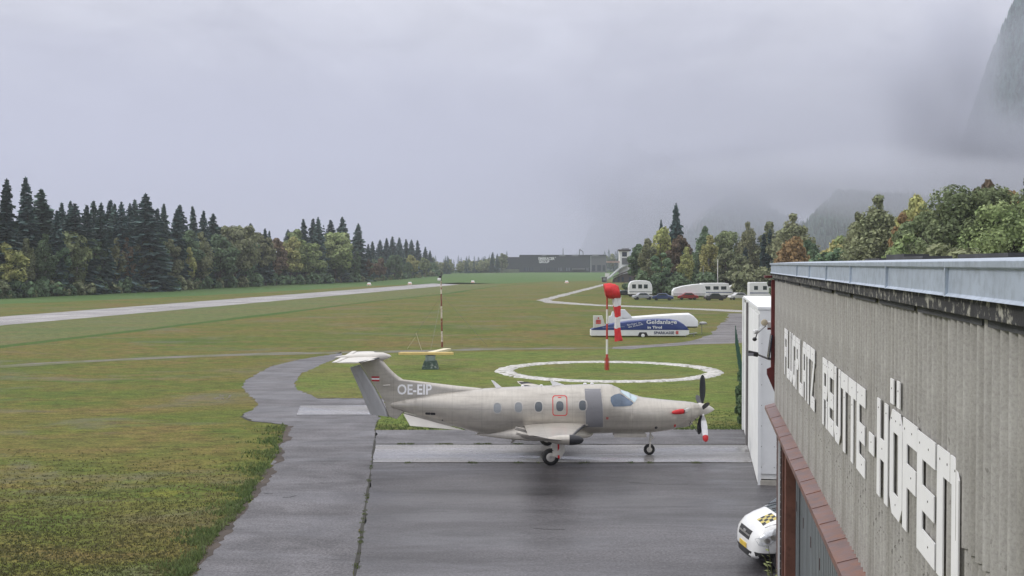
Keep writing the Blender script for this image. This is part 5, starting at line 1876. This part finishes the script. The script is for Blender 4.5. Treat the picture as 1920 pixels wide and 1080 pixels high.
DE = [  # x, top y, back, proto, colour, label
    (14, 456, 3, 'leafy0', 'yellow', 'yellowish leafy tree at the left edge below the tall spruces'), (50, 445, 8, 'birch1', 'olive', 'thin olive birch under the second tall spruce'), (88, 440, 6, 'birch0', 'dgreen', 'dark leafy tree with pale trunk near the wood\'s left end'),
    (128, 424, 8, 'leafy2', 'green', 'broad round green tree in front of the small spruces'), (143, 452, 2, 'birch1', 'green', 'slender light green birch with bare trunk at the wood edge'), (113, 462, 3, 'leafy3', 'dgreen', 'dark green bushy tree left of the slender birch'),
    (180, 452, 6, 'leafy1', 'dgreen', 'dark green leafy tree right of the slender birch'), (219, 444, 5, 'birch1', 'olive', 'thin olive tree left of the orange-tinted birch'), (236, 443, 3, 'birch1', 'rust', 'rust-orange tinted birch in the middle of the wood edge'),
    (268, 456, 5, 'leafy3', 'olive', 'olive leafy tree right of the rust-tinted birch'), (292, 428, 9, 'birch2', 'dgreen', 'grey-green tall birch in the middle of the wood'), (318, 452, 5, 'leafy1', 'olive', 'brownish leafy tree under the spruces'),
    (356, 462, 3, 'birch1', 'yellow', 'small tree with yellow leaves at the wood edge'), (376, 436, 6, 'birch0', 'olive', 'tall olive birch with yellow patches'), (345, 440, 11, 'leafy4', 'dgreen', 'dark bluish leafy tree behind the small yellow one'),
    (412, 440, 5, 'leafy0', 'dgreen', 'dark green tree right of the last dense spruces'), (440, 414, 8, 'leafy2', 'olive', 'big yellow-green tree standing above its neighbours'), (428, 458, 2, 'leafy3', 'green', 'green tree in front of the big yellow-green one'),
    (462, 446, 4, 'leafy1', 'dgreen', 'dark narrow leafy tree right of the big yellow-green one'), (490, 440, 8, 'leafy4', 'olive', 'olive tree below two small spruce tips'), (518, 450, 7, 'leafy1', 'rust', 'brownish leafy tree in the gap of the wood'),
    (545, 444, 9, 'leafy0', 'yellow', 'yellow-green tree left of the broad pale green one'), (556, 434, 14, 'leafy1', 'lime', 'lime tree peeking out under the spruce group'), (580, 449, 3, 'leafy2', 'lime', 'broad pale green tree in front of the spruce group'),
    (628, 428, 6, 'leafy2', 'lime', 'tall bright green tree below the tallest right-hand spruce'), (605, 492, 1, 'leafy3', 'dgreen', 'low dark round tree at the foot of the spruce group'), (640, 470, 2, 'leafy1', 'dgreen', 'dark green tree right of the low round one'),
    (664, 474, 3, 'leafy3', 'dgreen', 'small dark tree under the last spruce'), (690, 488, 0, 'leafy1', 'rust', 'small reddish tree at the end of the spruce group'), (712, 484, 2, 'leafy0', 'rust', 'orange-brown round tree at the wood edge'),
    (740, 474, 6, 'leafy2', 'dgreen', 'round dark green tree before the farther spruce row'), (772, 478, 8, 'leafy0', 'yellow', 'yellowish round tree before the farther spruce row'), (765, 492, 1, 'leafy4', 'dgreen', 'dark bushy tree under the yellowish round one'), (796, 484, 5, 'leafy4', 'green', 'last round green tree at the near wood\'s tip'), (812, 490, 8, 'leafy2', 'dgreen', 'low dark tree closing the near wood')]
for px, yt, back, key, m, lb in DE:
    left_tree(px, yt, back, key, 'birch_tree' if key.startswith('birch') else 'leafy_tree', m, lb, 'leafy trees of the wood edge', 1.0 if key[0] == 'l' else .95, M_birch if key.startswith('birch') else M_bark)


# the mass of the wood behind and the undergrowth along its foot
def merge(meshes):
    Vs, Fs, n = [], [], 0
    for me, M4 in meshes:
        co = np.empty(len(me.vertices) * 3, np.float32)
        me.vertices.foreach_get('co', co)
        co = co.reshape(-1, 3) * np.array(M4[1]) + np.array(M4[0])
        Vs.append(co)
        ix = np.empty(len(me.loops), np.int32)
        me.loops.foreach_get('vertex_index', ix)
        Fs.append(ix.reshape(-1, 4) + n)
        n += len(co)
    return np.concatenate(Vs), np.concatenate(Fs)


low_sp = [spruce_mesh(200 + k, 20, 3.2, .04, 20) for k in range(3)]
low_lf = [leafy_mesh(210 + k, 14, 4.4, .55, .45, 16, 70, .42)[0] for k in range(3)]
low_sh = [leafy_mesh(220 + k, 3, 2.2, .42, .55, 10, 46, .26)[0] for k in range(3)]
rnd = random.Random(21)
L1_, L2_ = [], []
for k in range(130):
    px = rnd.uniform(-90, 810)
    back = rnd.uniform(16, 50)
    Y = edge_Y(px) + back
    lim = np.interp(px, [p[0] for p in SP] + [p[0] for p in SP2], [p[1] for p in SP] + [p[1] for p in SP2])
    h = min(23, AT(px, lim + rnd.uniform(12, 45), Y).z)
    if h < 5:
        continue
    p = AT(px, 520, Y)
    if rnd.random() < .62:
        L1_.append((rnd.choice(low_sp), ((p.x, Y, 0), (h / 20 * .95, h / 20 * .95, h / 20))))
    else:
        h *= .9
        L2_.append((rnd.choice(low_lf), ((p.x, Y, 0), (h / 14, h / 14, h / 14))))
V, Fq = merge(L1_)
tag(link('forest', fast_mesh('forest', V, Fq), LM['spruce']), 'dark mass of conifers filling the wood behind its edge', 'forest', kind='stuff')
V, Fq = merge(L2_)
tag(link('forest', fast_mesh('forest', V, Fq), LM['dgreen']), 'dark leafy mass filling the wood behind its edge', 'forest', kind='stuff')
L3, L4 = [], []
for k in range(230):
    px = rnd.uniform(-90, 830)
    Y = edge_Y(px) + rnd.uniform(-1.5, 6)
    p = AT(px, 520, Y)
    h = rnd.uniform(.9, 5.0) * rnd.uniform(.6, 1.1)
    (L3 if rnd.random() < .72 else L4).append((rnd.choice(low_sh), ((p.x, Y, 0), (h / 3 * rnd.uniform(.8, 1.3), h / 3, h / 3))))
V, Fq = merge(L3)
tag(link('undergrowth', fast_mesh('undergrowth', V, Fq), LM['dgreen']), 'dark green undergrowth along the foot of the wood', 'undergrowth', kind='stuff')
V, Fq = merge(L4)
tag(link('undergrowth', fast_mesh('undergrowth', V, Fq), LM['olive']), 'olive and brown undergrowth along the foot of the wood', 'undergrowth', kind='stuff')
# far tree belts either side of the office building
L5, L6 = [], []
for k in range(150):
    px = rnd.uniform(800, 960) if k < 105 else rnd.uniform(1120, 1240)
    Y = 800 + (px - 800) * 1.5 + rnd.uniform(-30, 60) if k < 105 else rnd.uniform(1040, 1200)
    p = AT(px, 520, Y)
    sp_ = rnd.random() < .4
    yt = np.interp(px, [800, 830, 900, 925, 945, 960, 1120, 1145, 1165, 1240], [478, 484, 485, 474, 474, 482, 478, 471, 476, 480]) + rnd.uniform(-3, 9) - (3 if sp_ else 0)
    h = max(4, AT(px, yt, Y).z)
    if sp_:
        L5.append((rnd.choice(low_sp), ((p.x, Y, 0), (h / 20 * 1.1, h / 20 * 1.1, h / 20))))
    else:
        L6.append((rnd.choice(low_lf), ((p.x, Y, 0), (h / 14, h / 14, h / 14))))
V, Fq = merge(L5)
tag(link('forest', fast_mesh('forest', V, Fq), LM['spruce']), 'far belt of small conifers either side of the office building', 'forest', kind='stuff')
V, Fq = merge(L6)
tag(link('forest', fast_mesh('forest', V, Fq), LM['olive']), 'far belt of leafy trees either side of the office building', 'forest', kind='stuff')
for px, yt, Y, lb in ((922, 473, 930, 'small far spruce left of the office building'), (932, 476, 925, 'small far spruce nearest the office building\'s left end'), (941, 474, 940, 'small far tree touching the office building')):
    p = AT(px, 520, Y)
    tree('spruce1' if px < 940 else 'leafy1', 'spruce_tree' if px < 940 else 'leafy_tree', (p.x, Y, 0), AT(px, yt, Y).z, 'spruce' if px < 940 else 'olive', lb, 'tree', 'far trees', 1.3)

# ------------------------------------------------------------------ trees on the right
RT = [  # px, top y, Y, proto, colour, name, label, wide
    (1199, 462, 300, 'leafy1', 'dgreen', 'leafy_tree', 'dark leafy tree leaning over the sweeping roof', 1.0), (1215, 446, 290, 'birch1', 'olive', 'birch_tree', 'olive birch left of the big spruce', 1.1), (1236, 428, 296, 'leafy0', 'yellow', 'leafy_tree', 'yellow-green tree left of the big spruce', .8),
    (1242, 413, 312, 'spruce1', 'spruce', 'spruce_tree', 'smaller spruce tip just left of the big spruce', .9), (1268, 382, 300, 'bigspruce', 'spruce', 'spruce_tree', 'biggest dark spruce, rising alone left of the campers', .95), (1240, 478, 268, 'leafy3', 'dgreen', 'leafy_tree', 'low blue-green tree at the foot of the big spruce', 1.1),
    (1287, 462, 272, 'birch1', 'yellow', 'birch_tree', 'slim yellowish tree in front of the big spruce', .9), (1277, 446, 285, 'leafy1', 'rust', 'leafy_tree', 'reddish tree against the big spruce', .8), (1320, 427, 290, 'birch0', 'dgreen', 'birch_tree', 'dark tree right of the big spruce', .9),
    (1328, 440, 280, 'birch1', 'yellow', 'birch_tree', 'tree with hanging yellow leaves behind the slim grey pole', 1.2), (1366, 425, 292, 'leafy2', 'green', 'leafy_tree', 'round fresh green tree behind the tall white pole', .85), (1362, 470, 272, 'leafy3', 'olive', 'leafy_tree', 'low olive tree behind the tall white pole', 1.0),
    (1399, 419, 288, 'birch2', 'olive', 'birch_tree', 'pale grey-olive birch in the middle of the right trees', .8), (1385, 480, 265, 'leafy1', 'olive', 'leafy_tree', 'small yellowish tree behind the campers', 1.1), (1396, 466, 275, 'column', 'spruce', 'spruce_tree', 'thin dark spire left of the dark column pair', 1.3),
    (1433, 440, 262, 'column', 'spruce', 'spruce_tree', 'left one of two dark columnar conifers', 1.0), (1441, 432, 262, 'column', 'spruce', 'spruce_tree', 'right one of two dark columnar conifers', 1.0), (1444, 414, 285, 'birch1', 'olive', 'birch_tree', 'wispy birch above the two dark columns', 1.0),
    (1412, 498, 250, 'shrub', 'olive', 'shrub', 'pale bushy shrub left of the hangar corner', 1.0), (1490, 404, 255, 'birch2', 'olive', 'birch_tree', 'wide olive birch behind the far hangar corner', 1.0), (1466, 428, 262, 'leafy0', 'olive', 'leafy_tree', 'olive tree left of the wide olive birch', .8),
    (1488, 448, 190, 'small', 'orange', 'small_tree', 'small glowing orange tree behind the hangar roof', .9), (1515, 455, 235, 'leafy1', 'dgreen', 'leafy_tree', 'dark green tree right of the orange one', .8), (1566, 452, 180, 'small', 'yellow', 'small_tree', 'small yellow tree behind the hangar roof', 1.2),
    (1583, 446, 178, 'small', 'lime', 'small_tree', 'small lime tree next to the yellow one', 1.0), (1552, 470, 172, 'small', 'dgreen', 'small_tree', 'low dark green tree left of the yellow one', 1.1), (1640, 371, 160, 'birch2', 'olive', 'birch_tree', 'large olive weeping birch rising over the hangar roof', 1.08), (1606, 402, 165, 'birch0', 'olive', 'birch_tree', 'slimmer birch on the left side of the large weeping birch', .8),
    (1720, 368, 150, 'leafy0', 'yellow', 'leafy_tree', 'yellow-green tree top between the large birch and the big maple', .62), (1722, 408, 135, 'leafy4', 'green', 'leafy_tree', 'green tree in front of the yellow-topped one', .75), (1694, 410, 138, 'leafy3', 'orange', 'leafy_tree', 'tree with pinkish orange leaves right of the large birch', .55),
    (1700, 448, 126, 'leafy1', 'lime', 'leafy_tree', 'low lime tree below the orange one', 1.0), (1750, 452, 128, 'leafy3', 'dgreen', 'leafy_tree', 'low dark tree left of the big maple', .9), (1825, 350, 118, 'maple', 'green', 'maple_tree', 'largest green maple rising over the hangar roof', 1.02), (1842, 352, 122, 'leafy1', 'rust', 'leafy_tree', 'brownish tree top showing in the big maple', .55),
    (1905, 380, 112, 'maple', 'lime', 'maple_tree', 'broad lime maple at the right edge of the picture', .95), (1898, 372, 122, 'leafy3', 'orange', 'leafy_tree', 'orange-brown tree top right of the big maple', .8), (1924, 328, 130, 'spruce4', 'spruce', 'spruce_tree', 'tall spruce cut by the right picture edge', .9), (1960, 360, 115, 'maple', 'green', 'maple_tree', 'green maple beyond the right edge of the picture', 1.0),
    (1780, 462, 108, 'small', 'olive', 'small_tree', 'low olive bush tree under the big maple', 1.3)]
for px, yt, Y, key, m, nm, lb, wd in RT:
    p = AT(px, 520, Y)
    tree(key, nm, (p.x, Y, 0), AT(px, yt, Y).z * (1.0 if 'spruce' in key or key == 'column' else 1.08), m, lb, 'shrub' if nm == 'shrub' else 'tree', 'trees on the right', wd, None, M_birch if key.startswith('birch') else M_bark)
# a leafless tree between birch and maple
bt_ = thing('bare_tree', 'bare leafless tree between the yellow-green top and the big maple', 'tree', (AT(1768, 500, 120).x, 120, 0))
mb = MB()
rnd = random.Random(5)


def twig(p, d, L, r, dep):
    q = p + d * L
    mb.tube(p, q, r, r * .6, 5, False)
    if dep:
        for _ in range(3):
            nd = (d + Vector((rnd.uniform(-.6, .6), rnd.uniform(-.6, .6), rnd.uniform(-.1, .5)))).normalized()
            twig(p.lerp(q, rnd.uniform(.5, 1)), nd, L * rnd.uniform(.55, .8), r * .6, dep - 1)


twig(Vector((0, 0, 0)), Vector((-.05, 0, 1)), 5.2, .16, 0)
for a in range(5):
    twig(Vector((-.2, 0, 3.2 + a * .45)), Vector((math.cos(a * 1.5) * .5, math.sin(a * 1.5) * .5, 1)).normalized(), 3.3, .08, 3)
mb.build('branches', simple('grey_twigs', (.11, .085, .085), .9), bt_, recalc=False)
# dark leafy mass behind the right trees
L7, L8 = [], []
rnd = random.Random(31)
for k in range(95):
    px = rnd.uniform(1205, 1470)
    Y = rnd.uniform(295, 360)
    p = AT(px, 520, Y)
    lim = np.interp(px, [1205, 1240, 1270, 1300, 1330, 1400, 1470], [475, 440, 430, 465, 452, 450, 440])
    h = max(4, AT(px, lim + rnd.uniform(0, 30), Y).z)
    if rnd.random() < .35:
        L7.append((rnd.choice(low_sp), ((p.x, Y, 0), (h / 20, h / 20, h / 20))))
    else:
        L8.append((rnd.choice(low_lf), ((p.x, Y, 0), (h / 14 * .9, h / 14 * .9, h / 14))))
for k in range(70):
    px = rnd.uniform(1195, 1480)
    Y = rnd.uniform(258, 285)
    p = AT(px, 520, Y)
    h = rnd.uniform(2, 6)
    L8.append((rnd.choice(low_sh), ((p.x, Y, 0), (h / 3, h / 3, h / 3))))
for k in range(60):
    px = rnd.uniform(1460, 2000)
    Y = rnd.uniform(140, 200)
    p = AT(px, 520, Y)
    h = rnd.uniform(4.5, 8.5)
    L8.append((rnd.choice(low_lf), ((p.x, Y, 0), (h / 14, h / 14, h / 14))))
V, Fq = merge(L7)
tag(link('forest', fast_mesh('forest', V, Fq), LM['spruce']), 'dark conifers filling the gaps behind the campers', 'forest', kind='stuff')
V, Fq = merge(L8)
tag(link('forest', fast_mesh('forest', V, Fq), LM['dgreen']), 'leafy mass filling the gaps behind the right trees', 'forest', kind='stuff')

# bushes at the fence and the weed at the hangar corner
for px, py, h, lb in ((1392, 760, 1.3, 'dark bush growing through the green fence'), (1396, 795, 1.5, 'scrubby bush at the near end of the green fence'), (1388, 715, .8, 'small bush halfway along the green fence')):
    g = G(px, py)
    tree('shrub', 'bush', g, h, 'dgreen', lb, 'bush', 'bushes at the fence', .42)
wd = thing('weed', 'leafy weed growing at the hangar corner in front of the van wheel', 'plant', hangar_pt(-.02, S(24.9), 0))
mb, lf_ = MB(), MB()
rnd = random.Random(9)
for k in range(5):
    a = rnd.uniform(0, 6.28)
    tip = Vector((-.06 + .16 * math.cos(a), .3 * math.sin(a), rnd.uniform(.6, 1.35)))
    mb.tube((0, 0, 0), tip, .012, .006, 5, False)
    for j in range(6):
        c = Vector((0, 0, 0)).lerp(tip, .5 + .5 * j / 5)
        d = Vector((rnd.uniform(-1, 1), rnd.uniform(-1, 1), rnd.uniform(-.2, .6))).normalized() * .11
        s_ = d.cross(Vector((0, 0, 1))).normalized() * .045
        lf_.add([c, c + d * .5 + s_, c + d, c + d * .5 - s_], [(0, 1, 2, 3)])
mb.build('stems', simple('weed_stem', (.1, .11, .04), .8), wd, recalc=False)
lf_.build('leaves', LM['lime'], wd, recalc=False)

# ================================================================== grass blades close to the apron
def grass_blades(name, regions, m, label, hgt=(.04, .10), seed=1, per=3):
    """regions: (px range, py range, count, test)"""
    rs = np.random.RandomState(seed)
    pts = []
    for (x0, x1), (y0, y1), n, ok in regions:
        xs_, ys_ = rs.uniform(x0, x1, n), rs.uniform(y0, y1, n)
        for a, b in zip(xs_, ys_):
            g = G(a, b)
            if ok(g.x, g.y):
                pts.append((g.x, g.y))
    P = np.array(pts)
    P = np.repeat(P, per, 0) + rs.normal(0, .035, (len(P) * per, 2))
    n = len(P)
    a = rs.uniform(0, 6.28, n)
    w = rs.uniform(.006, .016, n) * 1.6
    h = rs.uniform(hgt[0], hgt[1], n)
    lean = rs.normal(0, .4, (n, 2)) * h[:, None]
    V = np.zeros((n, 3, 3), np.float32)
    V[:, 0, 0], V[:, 0, 1] = P[:, 0] - np.cos(a) * w, P[:, 1] - np.sin(a) * w
    V[:, 1, 0], V[:, 1, 1] = P[:, 0] + np.cos(a) * w, P[:, 1] + np.sin(a) * w
    V[:, 2, 0], V[:, 2, 1], V[:, 2, 2] = P[:, 0] + lean[:, 0], P[:, 1] + lean[:, 1], h
    o = link(name, fast_mesh(name, V.reshape(-1, 3), np.arange(n * 3).reshape(n, 3)), m)
    return tag(o, label, 'grass', kind='stuff')


TAXI_W = TAXI
RG = np.random.RandomState(77)
off_taxi = lambda x, y: RG.uniform() < np.clip((46 - y) / 14, 0, 1) and not in_poly(x, y, TAXI_W) and not in_poly(x, y, APRON)
grass_blades('grass', [((-40, 560), (830, 1100), 16000, off_taxi)], M_blade, 'short olive grass of the field left of the taxiway', (.02, .06), seed=3)
edge_px = [(541, 797), (536, 819), (521, 852), (500, 890), (484, 917), (452, 962), (407, 1007), (366, 1076)]


def near_edge(x, y):
    px, py = proj((x, y, 0))
    ex = np.interp(py, [e[1] for e in edge_px], [e[0] for e in edge_px])
    return px - ex < 3 and RG.uniform() < math.exp(-((ex - px) / (34 + 14 * math.sin(y * 1.9) + 8 * math.sin(y * 5.3))) ** 2) and not in_poly(x + .08, y, TAXI_W)


grass_blades('grass', [((250, 560), (795, 1085), 26000, near_edge)], M_blade2, 'lush green grass fringe along the taxiway edge', (.06, .15), 4)
grass_blades('grass', [((705, 1400), (796, 806), 5000, lambda x, y: RG.uniform() < np.clip((y - 49) / -3 + 1.0, .15, 1)), ((705, 1400), (770, 806), 1500, lambda x, y: True)], M_blade2, 'green lawn grass behind the aircraft', (.04, .10), 5)


def near_joint(x, y):
    px, py = proj((x, y, 0))
    jx = np.interp(py, [868, 970, 1070], [697, 682, 668])
    n_ = math.sin(y * 5.1) + math.sin(y * 2.3 + 1) + math.sin(y * 11)
    return abs(px - jx) < 2.2 and n_ > .9


grass_blades('grass', [((660, 700), (868, 1075), 5000, near_joint), ((760, 1320), (866.8, 869.2), 1500, lambda x, y: math.sin(x * 3) + math.sin(x * 7.7) > 1.1), ((740, 980), (832.2, 834), 700, lambda x, y: math.sin(x * 4) > .2)], M_blade2, 'tufts of grass and moss growing in the apron joints', (.02, .06), 6)

# ================================================================== mountains, clouds and haze
M_hill = simple('forest_floor', (.03, .042, .032), .95, 0, .4, .01, kind='World')


def terrain(name, fx, x0, x1, y0, y1, nx, ny):
    xs_, ys_ = np.linspace(x0, x1, nx), np.linspace(y0, y1, ny)
    X, Y = np.meshgrid(xs_, ys_)
    Z = fx(X, Y)
    V = np.stack([X, Y, Z], -1).reshape(-1, 3)
    i = np.arange(nx * ny).reshape(ny, nx)
    Fq = np.stack([i[:-1, :-1], i[:-1, 1:], i[1:, 1:], i[1:, :-1]], -1).reshape(-1, 4)
    o = link(name, fast_mesh(name, V, Fq), M_hill)
    o.data.polygons.foreach_set('use_smooth', np.ones(len(o.data.polygons), bool))
    return tag(o, kind='structure')


def wob(X, Y, s, seed):
    rs = np.random.RandomState(seed)
    out = 0
    for k in range(7):
        a = rs.uniform(0, 6.28)
        f = s * 1.7 ** k
        out = out + np.sin((X * math.cos(a) + Y * math.sin(a)) * f + rs.uniform(0, 6.28)) / 1.6 ** k
    return out


def h_foot(X, Y):       # low wooded foothill behind the right trees
    px = 960 + F_PX * X / Y
    return 92 * np.clip((px - 1400) / 170, 0, 1) ** 1.3 * np.clip((Y - 1470) / 160, 0, 1) + 9 * wob(X, Y, .008, 1) - 14


def h_steep(X, Y):      # steep wooded slope, only its upper part shows through the cloud
    u = X - Y * (1742 - 960) / F_PX
    f = np.clip((Y - 1850) / 260, 0, 1)
    return np.clip(u, -30, None) * 3.1 * f ** .8 + 24 * wob(X, Y, .012, 4) * f - 20


def h_mid(X, Y):        # wooded spur behind the campers
    c = AT(1395, 495, 2300).x
    return 150 * np.exp(-((X - c) / 120) ** 2 - ((Y - 2300) / 400) ** 2) * 1.0 + 14 * wob(X, Y, .012, 2) - 12


def h_far(X, Y):        # peak half lost in the mist
    c = AT(1185, 495, 3600).x
    u = (X - c)
    return 420 - np.abs(u) * np.where(u > 0, .8, 2.0) - np.maximum(Y - 3600, 0) * .3 - np.maximum(3600 - Y, 0) * .45 + 42 * wob(X, Y, .009, 3)


terrain('foothill', h_foot, 200, 1300, 1470, 1750, 90, 30)
terrain('hillside', h_steep, 500, 1500, 1850, 2500, 70, 50)
terrain('wooded_spur', h_mid, 150, 900, 1900, 2700, 60, 50)
terrain('mountain', h_far, 130, 1200, 2700, 4300, 90, 60)


def cones(name, hf, n, box, hr, seed, label):
    rs = np.random.RandomState(seed)
    X, Y = rs.uniform(box[0], box[1], n), rs.uniform(box[2], box[3], n)
    Z = hf(X, Y)
    px = 960 + F_PX * X / Y
    py = 495 - F_PX * (Z - CAM_H) / Y
    ok = (px > 1240) & (px < 1990) & (py > -40) & (Z > -12)
    X, Y, Z = X[ok], Y[ok], Z[ok]
    n = len(X)
    H = rs.uniform(hr[0], hr[1], n)
    Vs, Fs = [], []
    k6 = 6
    for lay, (b, t, w) in enumerate(((.02, .5, .17), (.28, .78, .13), (.55, 1.0, .085))):
        ring = np.zeros((n, k6 + 1, 3), np.float32)
        for i in range(k6):
            a = 6.2832 * i / k6 + rs.uniform(0, 6.28, n)
            a = 6.2832 * i / k6 + lay
            rr_ = w * H * rs.uniform(.75, 1.25, n)
            ring[:, i] = np.stack([X + rr_ * math.cos(a), Y + rr_ * math.sin(a), Z + b * H - rs.uniform(0, .06, n) * H], -1)
        ring[:, k6] = np.stack([X, Y, Z + t * H], -1)
        base = sum(v.shape[0] * 0 for v in Vs)
        o_ = sum(len(v) for v in Vs)
        idx = np.arange(n * (k6 + 1)).reshape(n, k6 + 1) + o_
        for i in range(k6):
            Fs.append(np.stack([idx[:, i], idx[:, (i + 1) % k6], idx[:, k6]], -1))
        Vs.append(ring.reshape(-1, 3))
    o = link(name, fast_mesh(name, np.concatenate(Vs), np.concatenate(Fs)), LM['spruce'])
    return tag(o, label, 'forest', kind='stuff')


cones('forest', h_foot, 5000, (330, 820, 1475, 1720), (14, 24), 1, 'bluish spruce forest on the foothill behind the right trees')
cones('forest', h_steep, 8000, (640, 1050, 1860, 2200), (18, 32), 3, 'dark spruce forest on the steep slope in the upper right corner')
cones('forest', h_mid, 4000, (250, 750, 1950, 2320), (16, 28), 2, 'misty spruce forest on the spur behind the campers')


def vol_mat(name, dens, col=(.96, .97, 1.0), noise=None, aniso=.0):
    m = bpy.data.materials.new(name)
    m.use_nodes = True
    nt = m.node_tree
    nt.nodes.clear()
    out = nt.nodes.new('ShaderNodeOutputMaterial')
    v = nt.nodes.new('ShaderNodeVolumePrincipled')
    v.inputs['Color'].default_value = (*col, 1)
    v.inputs['Density'].default_value = dens
    v.inputs['Anisotropy'].default_value = aniso
    nt.links.new(v.outputs[0], out.inputs['Volume'])
    if noise:
        tc = nt.nodes.new('ShaderNodeTexCoord')
        ln = nt.nodes.new('ShaderNodeVectorMath')
        ln.operation = 'LENGTH'
        nt.links.new(tc.outputs['Object'], ln.inputs[0])
        mr = nt.nodes.new('ShaderNodeMapRange')
        mr.interpolation_type = 'SMOOTHSTEP'
        mr.inputs[1].default_value, mr.inputs[2].default_value = 1.0, .25
        mr.inputs[3].default_value, mr.inputs[4].default_value = 0.0, 1.0
        nz = nt.nodes.new('ShaderNodeTexNoise')
        nz.inputs['Scale'].default_value = noise
        nz.inputs['Detail'].default_value = 4
        nt.links.new(tc.outputs['Object'], nz.inputs['Vector'])
        ad = nt.nodes.new('ShaderNodeMath')
        ad.operation = 'MULTIPLY_ADD'
        ad.inputs[1].default_value, ad.inputs[2].default_value = 1.6, -.8
        nt.links.new(nz.outputs[0], ad.inputs[0])
        s2 = nt.nodes.new('ShaderNodeMath')
        s2.operation = 'ADD'
        nt.links.new(ln.outputs['Value'], s2.inputs[0])
        nt.links.new(ad.outputs[0], s2.inputs[1])
        nt.links.new(s2.outputs[0], mr.inputs[0])
        ml = nt.nodes.new('ShaderNodeMath')
        ml.operation = 'MULTIPLY'
        ml.inputs[1].default_value = dens
        nt.links.new(mr.outputs[0], ml.inputs[0])
        nt.links.new(ml.outputs[0], v.inputs['Density'])
    return m


def cloud(px, py, Y, rx, ry, rz, dens, noise=None, label=''):
    c = AT(px, py, Y)
    me = MB().ell((0, 0, 0), (1, 1, 1), 20, 12).mesh('cloud', 60)
    o = link('cloud', me, vol_mat('cloud_vapour', dens, (.77, .79, .865), noise=noise))
    o.location = c
    o.scale = (rx, ry, rz)
    return tag(o, label, 'cloud', kind='stuff')


CLOUDS = [(1640, 352, 1470, 320, 55, 60, .024, .8, 'low grey cloud lying on top of the foothill'),
          (1930, 330, 1620, 240, 110, 110, .016, .7, 'thick cloud hiding the lower part of the steep slope'),
          (1755, 200, 1640, 120, 110, 140, .014, 1.0, 'big cloud left of the dark slope in the upper right'),
          (1800, 70, 1660, 70, 90, 110, .010, 1.3, 'thin cloud veil on the edge of the dark upper right slope'),
          (1395, 335, 1850, 260, 80, 95, .018, 1.2, 'mist on the wooded spur'),
          (1130, 340, 2300, 200, 110, 150, .009, 1.4, 'ragged mist drifting over the left flank of the far mountain'),
          (1240, 400, 2250, 210, 100, 80, .012, 1.6, 'bright mist at the foot of the far mountain')]
for c in CLOUDS:
    cloud(*c)

ms_ = MB().box((300, 3000, 205), (4200, 3060, 450)).build('mist', vol_mat('mist_air', .0010, (.71, .73, .81)))
tag(ms_, 'pale mist filling the valley behind the field and veiling the mountains', 'mist', kind='stuff')
hz_ = MB().box((0, 680, 32), (2500, 1520, 66)).build('haze', vol_mat('haze_air', .0002, (.84, .87, .95)))
tag(hz_, 'thin even morning haze over the valley floor', 'haze', kind='stuff')
